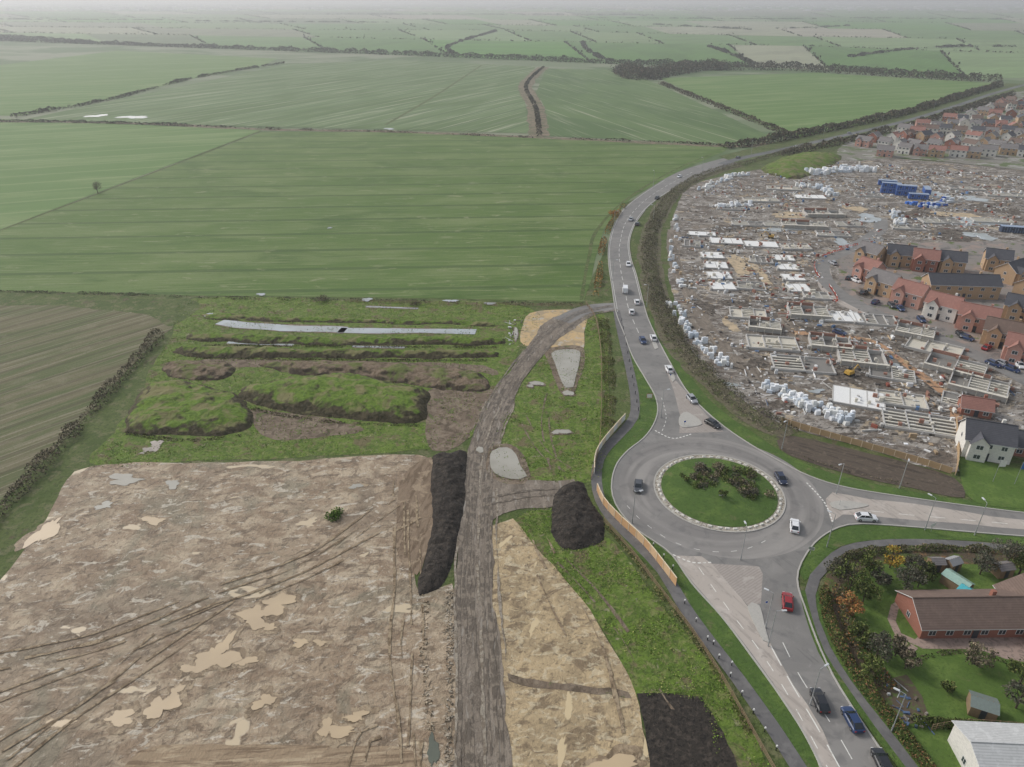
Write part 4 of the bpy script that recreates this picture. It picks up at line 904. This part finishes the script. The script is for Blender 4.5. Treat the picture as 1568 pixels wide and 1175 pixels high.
for p in [(1330,450,14,8),(1080,470,14,12),(1160,560,22,10),(1290,575,18,14),(1360,610,24,14),(1420,600,18,12),(1110,350,26,5),(1400,330,30,6),(1520,320,34,7),(1255,505,30,6),(1200,470,14,8),(1340,580,20,10),(1460,360,36,8),(1130,465,16,6),(1380,530,14,8),(1180,620,26,6),(1300,660,30,6)]: blob('churned_mud',*p,DKM,.14,amp=.8)
sheet('garden_lawn',[(1468,690),(1490,702),(1568,720),(1700,740),(1700,790),(1568,780),(1490,768),(1470,730)],LAWN,0.12,amp=.1)
mound('grass_bund',[(1165,262),(1190,245),(1230,236),(1290,240),(1260,262),(1215,275)],4,.5,MNDG,res=1)
for p in [(1492,340,26,8),(1500,362,20,5),(1330,335,18,6),(1195,352,30,3),(1290,372,10,8),(1440,300,18,4),(1490,305,18,4),(1120,590,8,3),(1250,600,12,3),(1370,560,8,4)]: blob('puddle',*p,SILV,.2,amp=.3)
# foundations
CB=plain('concrete_block',c(182,179,174),.9); SLB=plain('concrete_slab',c(202,195,179),.85); SLW=plain('white_membrane_slab',c(232,231,227),.8); SLD=plain('grey_slab',c(130,126,120),.85); BK=plain('red_brick_course',c(156,116,100),.85); BEAM=plain('floor_beam',c(210,204,190),.85)
def foundation(u,v,rot,w,d,style=0,h=.7,bays=3):
    x,y=P(u,v); mb=MB(); a,b=w/2,d/2; t=.3; bays=random.choice([2,3,3,4])
    h={0:.8,1:.7,2:.6,3:1.5}[style]
    mb.box(-a+t+.003,a-t-.003,-b+t+.003,b-t-.003,-.1,(.25 if style!=2 else h*.98),m=1)
    for s in (-1,1): mb.box(-a,a,s*(b-t/2)-t/2,s*(b-t/2)+t/2,-.1,h,m=0)
    for k in range(bays+1):
        xx=-a+t/2+(w-t)*k/bays; mb.box(xx-t/2,xx+t/2,-b+t+.003,b-t-.003,-.1,h+.003,m=0)
        if style!=2 and k<bays and random.random()<.5:
            x2=xx+(w-t)/bays
            for q in range(random.choice([3,5,5])):
                yy=-b+t+.5+q*(d-2*t-.6)/5; mb.box(xx+t/2+.05,x2-t/2-.05,yy,yy+.45,h*.6,h*.95,m=3)
    if style==3:
        for k in range(bays+1):
            xx=-a+t/2+(w-t)*k/bays; mb.box(xx-t/2,xx+t/2,b-t-1.6,b-t-.01,h+.006,h+.9,m=0)
        mb.box(-a,a*.3,b-t,b,h+.002,h+1.0,m=2)
        for k in range(5):
            xx=-a+w*k/4; mb.tube((xx,-b-1.2,0),(xx,-b-1.2,3.2),.05,.05,5,m=3); mb.tube((xx,-b-.3,0),(xx,-b-.3,3.2),.05,.05,5,m=3)
        mb.box(-a,a,-b-1.25,-b-.3,1.9,1.98,m=3)
    for q in range(5):
        xx=random.uniform(-a,a-1); yy=random.uniform(-b,b-.8); mb.box(xx,xx+random.uniform(.5,1.1),yy,yy+.7,h+.01,h+random.uniform(.4,1.1),m=random.choice([0,2,3]))
    mb.box(-a-.9,-a-.2,-b,-b+1.1,0,.9,m=0); mb.box(a+.3,a+1.2,b-1.2,b-.1,0,.7,m=2)
    o=mb.obj('house_foundation',[CB,[SLB,SLD,SLW,SLD][style],BK,BEAM]); o.location=(x,y,.1); o.rotation_euler=(0,0,rd(rot+random.uniform(-4,4)))
F_=[(1090,393,-5,9,8,2),(1096,408,-5,9,8,2),(1101,424,-5,9,8,2),(1106,440,-5,9,8,2),(1200,397,-5,8,7,2),(1206,411,-5,8,7,2),(1214,427,-5,8,7,2),(1222,443,-5,8,8,2),
 (1112,371,-5,14,8,2),(1165,376,-5,14,8,2),(1218,380,-5,12,8,0),(1145,483,-12,12,9,0),(1170,503,-14,10,7,3),(1182,528,-12,15,10,0),(1228,560,-12,17,10,1),(1237,482,-10,13,9,3),(1287,487,-10,13,9,2),(1340,492,-10,13,9,1),(1318,552,-15,13,10,3),(1314,612,-22,13,10,2),(1407,650,-22,17,10,1),
 (1430,535,-35,15,10,0),(1462,565,-35,15,10,3),(1497,595,-35,14,10,3),(1400,512,-35,11,8,3),(1120,320,-10,14,8,1),(1170,345,-8,30,7,1),(1230,348,-8,20,7,3),(1275,360,-8,14,8,1),(1165,308,-5,18,8,0),(1260,330,-5,18,8,3),(1300,345,-5,12,8,1),(1240,303,-5,16,8,2),(1390,350,-5,14,7,1),(1480,620,-35,12,8,1),
 (1150,440,-8,10,8,1),(1165,400,-8,9,8,1),(1060,375,-8,7,9,1),(1075,360,-8,12,6,2),(1330,300,-8,14,8,1),(1200,290,-8,18,8,0),(1440,340,-8,18,9,1),(1520,340,-8,18,8,0),(1480,290,-8,18,8,1),(1540,300,-8,20,8,1),(1270,530,-12,12,8,3),(1365,575,-20,12,8,1),(1380,615,-22,12,8,0),(1250,455,-8,9,7,1)]
for f in F_: foundation(*f)
CLM=attrmat('building_materials',.7,.3)
def clutter(name,poly,n,smin,smax,hmax,cols,z=.1,rot0=None,thr=.47):
    pw=np.array(catmull(px(poly),5,True,False)); mb=MB(); lo=pw.min(0);hi=pw.max(0)
    cand=rng.uniform(lo,hi,(n*6,2)); cand=cand[pip(cand[:,0],cand[:,1],pw)]
    cl_=fbm(cand[:,0]/9,cand[:,1]/9); cand=cand[cl_>thr][:n]
    for p in cand:
        a=random.uniform(smin,smax);b=random.uniform(smin,smax)*.5; h=random.uniform(.1,1)**2*hmax+.08
        cc=random.choice(cols); f=random.uniform(.7,1.15); cc=(cc[0]*f,cc[1]*f,cc[2]*f,1)
        if random.random()<.3: a*=2.8;b*=.3;h*=.4
        mb.box(-a/2,a/2,-b/2,b/2,z-.1,z+h,rot=(rot0+random.choice([0,1.57]) if rot0 is not None and random.random()<.7 else random.random()*3.14),cx=p[0],cy=p[1],col=cc,taper=random.choice([0,.05,.1])*min(a,b))
    mb.obj(name,[CLM],cols=True)
SP=[(1040,345),(1060,300),(1150,268),(1300,248),(1568,270),(1568,365),(1420,368),(1290,385),(1255,405),(1265,450),(1400,510),(1500,560),(1568,600),(1500,640),(1460,650),(1450,715),(1320,680),(1210,648),(1140,605),(1080,545),(1045,480),(1035,400)]
GC=[c(200,198,194),c(168,163,157),c(140,131,121),c(228,228,228),c(104,97,88),c(176,152,124),c(180,173,164),c(84,79,75)]
clutter('building_debris',SP,4600,.3,1.6,.5,GC,rot0=-.15)
clutter('stacked_blocks',SP,900,.9,1.7,1.3,[c(206,204,198),c(230,230,228),c(236,236,234),c(236,236,236),c(158,118,102),c(188,165,134),c(156,92,76),c(96,124,160)],rot0=-.15,thr=.5)
clutter('rubble_edge',[(680,905),(692,905),(694,1000),(692,1175),(680,1175),(684,1000)],240,.15,.6,.2,[c(172,160,142),c(140,127,108)],z=.05,thr=0)
clutter('rubble_edge',[(648,920),(658,920),(652,1000),(668,1120),(655,1120),(642,1000)],120,.15,.6,.2,[c(182,167,143),c(140,124,102)],z=.05,thr=.3)
clutter('scrap_pipes',[(780,490),(800,490),(795,530),(778,530)],30,.4,1.4,.3,[c(210,210,208),c(120,110,100)],thr=0)
def stacks(name,path,w,n,cols,s=1.2,h=1.2):
    a=catmull(px(path),1,False); mb=MB()
    for i in range(n):
        q=offs(a,random.uniform(-w/2,w/2)); p=q[random.randrange(len(a))]
        cc=random.choice(cols);r=random.uniform(-.4,.4); z=0
        for k in range(random.choice([1,1,2])):
            hh=h*random.uniform(.6,1); sx=s*random.uniform(.7,1.3)/2; sy=s*random.uniform(.6,1)/2
            mb.box(-sx,sx,-sy,sy,.1+z,.1+z+hh,rot=r,cx=p[0],cy=p[1],col=cc,taper=.08); z+=hh+.003
    mb.obj(name,[CLM],cols=True)
WC=[c(236,237,238),c(218,221,224),c(224,224,220),c(198,206,214)]
stacks('wrapped_pallets',[(1175,592),(1205,608),(1250,628),(1300,645)],5,130,WC)
stacks('wrapped_pallets',[(1028,465),(1045,490),(1075,530),(1110,560)],4,60,WC)
stacks('wrapped_pallets',[(1240,268),(1290,262),(1335,262)],9,120,WC,s=2,h=1.8); stacks('wrapped_pallets',[(1220,285),(1260,290),(1275,300)],6,50,WC,s=1.6)
stacks('wrapped_pallets',[(1075,292),(1110,275),(1140,268)],5,40,WC,s=1.6); stacks('wrapped_pallets',[(1100,318),(1150,315)],4,40,WC,s=1.6); stacks('wrapped_pallets',[(1370,325),(1380,345)],6,40,WC); stacks('wrapped_pallets',[(1036,330),(1030,400),(1045,440)],3,30,WC)
stacks('blue_pallets',[(1390,312),(1430,318),(1450,308)],5,50,[c(60,110,190),c(200,205,210),c(40,80,160)],s=2)
CAB=plain('cabin_blue',c(34,84,160),.5); CABR=plain('cabin_roof_grey',c(150,165,185),.6)
def cabin(u,v,rot,mat,two=False):
    x,y=P(u,v);mb=MB()
    for k in range(2 if two else 1):
        z=.15+k*2.75; mb.box(-4.8,4.8,-1.5,1.5,z,z+2.6,m=0); mb.box(-4.9,4.9,-1.6,1.6,z+2.603,z+2.72,m=1)
        for i in range(9): mb.box(-4.6+i*1.1,-4.5+i*1.1,-1.56,-1.503,z,z+2.55,m=1)
        for i in (-3,0,3): mb.box(i-.5,i+.5,-1.57,-1.53,z+1.1,z+1.9,m=2)
    o=mb.obj('site_cabin',[mat,CABR,WIN]); o.location=(x,y,.1); o.rotation_euler=(0,0,rd(rot))
cabin(1362,296,-20,CAB,True); cabin(1385,300,-20,CAB,True); cabin(1405,305,-15,CAB); cabin(1358,284,-20,CAB); cabin(1548,356,-15,plain('cabin_navy',c(50,64,90),.5)); cabin(1418,296,70,CAB)
BRED=plain('barrier_red',c(188,84,68),.6)
def barrier(pts):
    a=catmull(px(pts),1.0,False); mb=MB()
    for i in range(len(a)-1):
        if (i//9)%3==2: continue
        p,q=a[i],a[i+1]; an=math.atan2(q[1]-p[1],q[0]-p[0]); L=math.dist(p,q)
        mb.box(.02,L-.02,-.03,.03,.6,.9,m=(i//2)%2,rot=an,cx=p[0],cy=p[1]); mb.box(-.04,.04,-.2,.2,0,.59,m=0,rot=an,cx=p[0],cy=p[1])
    o=mb.obj('safety_barrier',[BRED,WHM]); o.location.z=.12
barrier([(1205,488),(1215,468),(1262,460),(1282,462),(1270,440),(1250,420),(1248,402),(1262,392),(1300,380)]); barrier([(1285,380),(1340,372)])
for i,(u,v) in enumerate([(1300,428),(1310,432),(1365,470),(1378,475),(1410,492),(1322,450),(1535,560),(1548,568),(1560,562),(1470,515),(1480,520),(1510,535),(1415,440),(1430,430),(1500,450),(1340,465),(1545,690),(1550,520),(1520,560)]):
    car(u,v,u+10,v+random.choice([4,-6,10]),random.choice(['white','grey','silver','black','red','blue']),z=.15,name='parked_car')
car(1275,405,1270,402,'silver',z=.15); car(1285,512,1295,515,'blue',z=.15)
PY=plain('plant_yellow',c(196,156,70),.5)
def digger(u,v,rot):
    x,y=P(u,v);mb=MB()
    for s in (-1,1): mb.box(-1.6,1.6,s*1.0-.28,s*1.0+.28,0,.75,m=1,taper=.12)
    mb.box(-1.7,1.2,-1.1,1.1,.8,1.9,m=0,taper=.1); mb.box(.1,1.2,.1,1.1,1.9,2.8,m=2,taper=.12)
    mb.tube((1.1,-.3,1.5),(3.2,-.3,3.6),.22,.18,6); mb.tube((3.2,-.3,3.6),(5,-.3,1.6),.17,.12,6); mb.box(4.6,5.4,-.8,.2,.7,1.5,m=1,taper=.15)
    o=mb.obj('excavator',[PY,TYRE,GLASS]); o.location=(x,y,.1);o.rotation_euler=(0,0,rd(rot)); o.scale=(.8,.8,.8)
digger(1300,575,30); digger(1180,365,160)
# ---------------------------------------------------------------- bungalow and garden
sheet('garden_lawn',[(1300,870),(1380,850),(1568,845),(1750,860),(1750,1300),(1480,1300),(1420,1160),(1370,1090),(1320,1040),(1285,985),(1268,930),(1270,900)],LAWN,0.09,amp=.1)
sheet('garden_border',[(1262,890),(1290,862),(1400,842),(1568,848),(1568,868),(1420,862),(1330,868),(1300,885),(1295,930),(1310,985),(1350,1040),(1400,1100),(1380,1105),(1325,1050),(1285,1000),(1265,945)],gm('garden_soil',c(92,80,64),[dict(c=c(90,102,52),size=2,lo=.48,hi=.58),dict(c=c(128,100,70),size=1.5,lo=.56,hi=.64)],bump=(.6,.3)),.1,amp=.3)
PAV=gm('patio_paving',c(160,140,128),[dict(c=c(132,116,106),size=.8,lo=.48,hi=.6)])
sheet('patio',[(1395,985),(1410,972),(1545,968),(1700,990),(1700,1030),(1540,1010),(1500,996),(1412,994)],PAV,.11); strip('garden_path',[(1402,985),(1375,972),(1365,950),(1370,930),(1395,915)],1.3,PAV,.114); strip('garden_path',[(1400,990),(1390,1000)],1.2,PAV,.118)
b1=P(1408,978);b2=P(1545,978)
cx=(b1[0]+b2[0])/2+1.5; house(0,0,rd(1),w=18.5,d=8.5,h=2.5,rise=2.6,roof='brown',wall='red',porch=False,name='brick_bungalow',world=(cx,b1[1]+4.3))
house(0,0,rd(88),w=16,d=8,h=2.5,rise=2.7,roof='brown',wall='red',porch=False,name='brick_bungalow',world=(cx+12.5,b1[1]+1.5))
house(1550,1178,rd(-3),w=14,d=8,h=4,rise=1.4,roof='pale',wall='white',porch=False,name='white_house')
def shed(u,v,rot,w,d,h,mr,mw,nm='garden_shed'):
    x,y=P(u,v);mb=MB(); mb.box(-w/2,w/2,-d/2,d/2,0,h,m=0); a=w/2+.15;b=d/2+.15
    for s in (-1,1):
        q=[(-a,s*b,h-.03),(a,s*b,h-.03),(a,0,h+.7),(-a,0,h+.7)]; mb.face(q if s<0 else q[::-1],1)
    for s in (-1,1): mb.face([(s*w/2,-d/2,h),(s*w/2,d/2,h),(s*w/2,0,h+.66)],0)
    for k in range(6): xx=-w/2+w*k/5; mb.box(xx-.04,xx+.04,-.05,.05,h+.7,h+.76,m=0)
    mb.box(-.4,.4,-d/2-.05,-d/2-.004,.05,1.9,m=2)
    o=mb.obj(nm,[mw,mr,DOOR]); o.location=(x,y,.1);o.rotation_euler=(0,0,rd(rot))
TRQ=plain('turquoise_tarp',c(70,170,180),.5)
shed(1462,900,120,4.5,2.6,2.0,plain('greenhouse_glass',c(150,178,165),.2),WOODM,'greenhouse'); shed(1478,918,120,2.6,2.4,1.9,TRQ,WOODM); shed(1455,872,20,2.5,2,2,plain('shed_felt',c(150,150,150),.8),WOODM); shed(1430,872,0,2.4,2,2,RF['grey'],WOODM)
shed(1500,1090,-25,3.5,3,2,plain('glass_roof',c(120,130,124),.2),WOODM,'greenhouse'); shed(1532,880,10,3,2.2,2,RF['grey'],WOODM)
clutter('garden_clutter',[(1350,1050),(1400,1050),(1430,1120),(1380,1110)],34,.3,1.0,.4,[c(180,180,178),c(90,110,140),c(110,98,86),c(150,140,130)],thr=.3)
sheet('vegetable_plot',[(1345,1045),(1390,1035),(1425,1105),(1380,1112)],gm('vegetable_soil',c(92,80,66),[dict(c=c(90,102,56),size=1,lo=.5,hi=.6)]),.115,amp=.1)
AU=[c(170,136,60),c(134,112,54),c(106,108,50)]; OR=[c(146,100,60),c(128,90,60),c(104,92,54)]
T_=[(1300,905,6,3,GR),(1285,890,5,2.4,DK),(1330,880,5,2.2,GR),(1320,925,4.5,2.2,GR),(1300,940,4,2,OR),(1362,870,4.5,2,AU),(1385,905,5,2.6,DK),(1405,900,4,2,GR),(1345,895,4,1.9,DK),(1500,880,5,2.4,DK),(1540,868,6,3,DK),(1560,880,6,3,GR),(1398,880,4,2,DK),(1420,885,3.5,1.6,GR),
 (1315,985,4,2,GR),(1340,1010,5,2.4,DK),(1330,1035,4,2,GR),(1495,1020,4,2.4,BR),(1560,1050,5,2.6,GR),(1385,1025,4,1.6,BR),(1370,1005,4,1.7,BR),(1450,1060,2,1,GR),(1555,1085,5,2.2,DK)]
for u,v,h,r,cc in T_: tree('garden_tree',u,v,h,r,cc,n=1300,leaf=.32,clumps=15)
hedge('garden_hedge',[(1262,905),(1268,945),(1290,1000),(1325,1055),(1372,1115),(1425,1185),(1470,1260)],2.2,2.0,210,.28,GR+[c(120,90,64)],gap=-.05,nsc=3)
hedge('garden_hedge',[(1272,880),(1300,855),(1350,845),(1450,842),(1568,848)],2.0,1.6,150,.3,GR+BR,gap=.05,nsc=3)
hedge('garden_hedge',[(1395,1108),(1450,1112),(1568,1120)],1.5,1.8,160,.3,GR,gap=-.1)
hedge('garden_shrubs',[(1285,900),(1300,960),(1330,1010),(1365,1060)],3.5,1.6,150,.32,OR+BR+GR,gap=.1,nsc=3)
hedge('garden_shrubs',[(1400,1012),(1450,1000),(1500,1002),(1540,1015)],1.2,.8,60,.28,BR+GR,gap=.3,nsc=2)
fence('garden_fence',[(1425,1120),(1480,1112),(1568,1118)],1.6,1.0,3,WOODM)
mb=MB()
for i in range(1100):
    u=random.choice([random.gauss(230,120),random.gauss(1200,250),random.uniform(-200,1800)]); v=random.uniform(5,17)
    x,y=P(u,v); s=random.uniform(8,30); f=random.uniform(.4,.85); mb.box(-s,s,-8,8,0,random.uniform(6,13),rot=random.uniform(-.4,.4),cx=x,cy=y,col=(f,f*.99,f*.97,1),taper=2)
mb.obj('distant_town',[CLM],cols=True)
# ---------------------------------------------------------------- haze
m=bpy.data.materials.new('haze'); m.use_nodes=True; nt=m.node_tree; nt.nodes.remove(nt.nodes['Principled BSDF'])
vs=nt.nodes.new('ShaderNodeVolumeScatter'); vs.inputs['Density'].default_value=0.0002; vs.inputs['Color'].default_value=(.97,.99,1,1); vs.inputs['Anisotropy'].default_value=0.35
nt.links.new(vs.outputs[0],nt.nodes['Material Output'].inputs['Volume'])
hb=MB(); hb.box(-R,R,-300,R,-3,115); hb.obj('haze_air',[m])
# ---------------------------------------------------------------- light
w=bpy.data.worlds.new('World'); sc.world=w; w.use_nodes=True; nt=w.node_tree; bg=nt.nodes['Background']
AZ,EL=rd(-58),rd(38)
sk=nt.nodes.new('ShaderNodeTexSky'); sk.sky_type='NISHITA'; sk.sun_disc=False; sk.sun_elevation=EL; sk.sun_rotation=AZ; sk.dust_density=2.5; sk.air_density=1.2
hs=nt.nodes.new('ShaderNodeHueSaturation'); hs.inputs['Saturation'].default_value=.42
nt.links.new(sk.outputs[0],hs.inputs['Color']); nt.links.new(hs.outputs[0],bg.inputs['Color']); bg.inputs['Strength'].default_value=0.15
sd=bpy.data.lights.new('sun','SUN'); sd.energy=1.5; sd.angle=rd(12); sd.color=(1,.985,.955); so=bpy.data.objects.new('sun',sd); link(so)
d=Vector((math.sin(AZ)*math.cos(EL),math.cos(AZ)*math.cos(EL),math.sin(EL)))
so.rotation_euler=d.to_track_quat('Z','Y').to_euler()
cam=bpy.data.cameras.new('camera'); cam.sensor_width=36; cam.lens=36*FP/1568; cam.clip_end=100000; cam.clip_start=1
co=bpy.data.objects.new('camera',cam); link(co); co.location=(0,0,HC); co.rotation_euler=(math.pi/2-TH,0,0); sc.camera=co
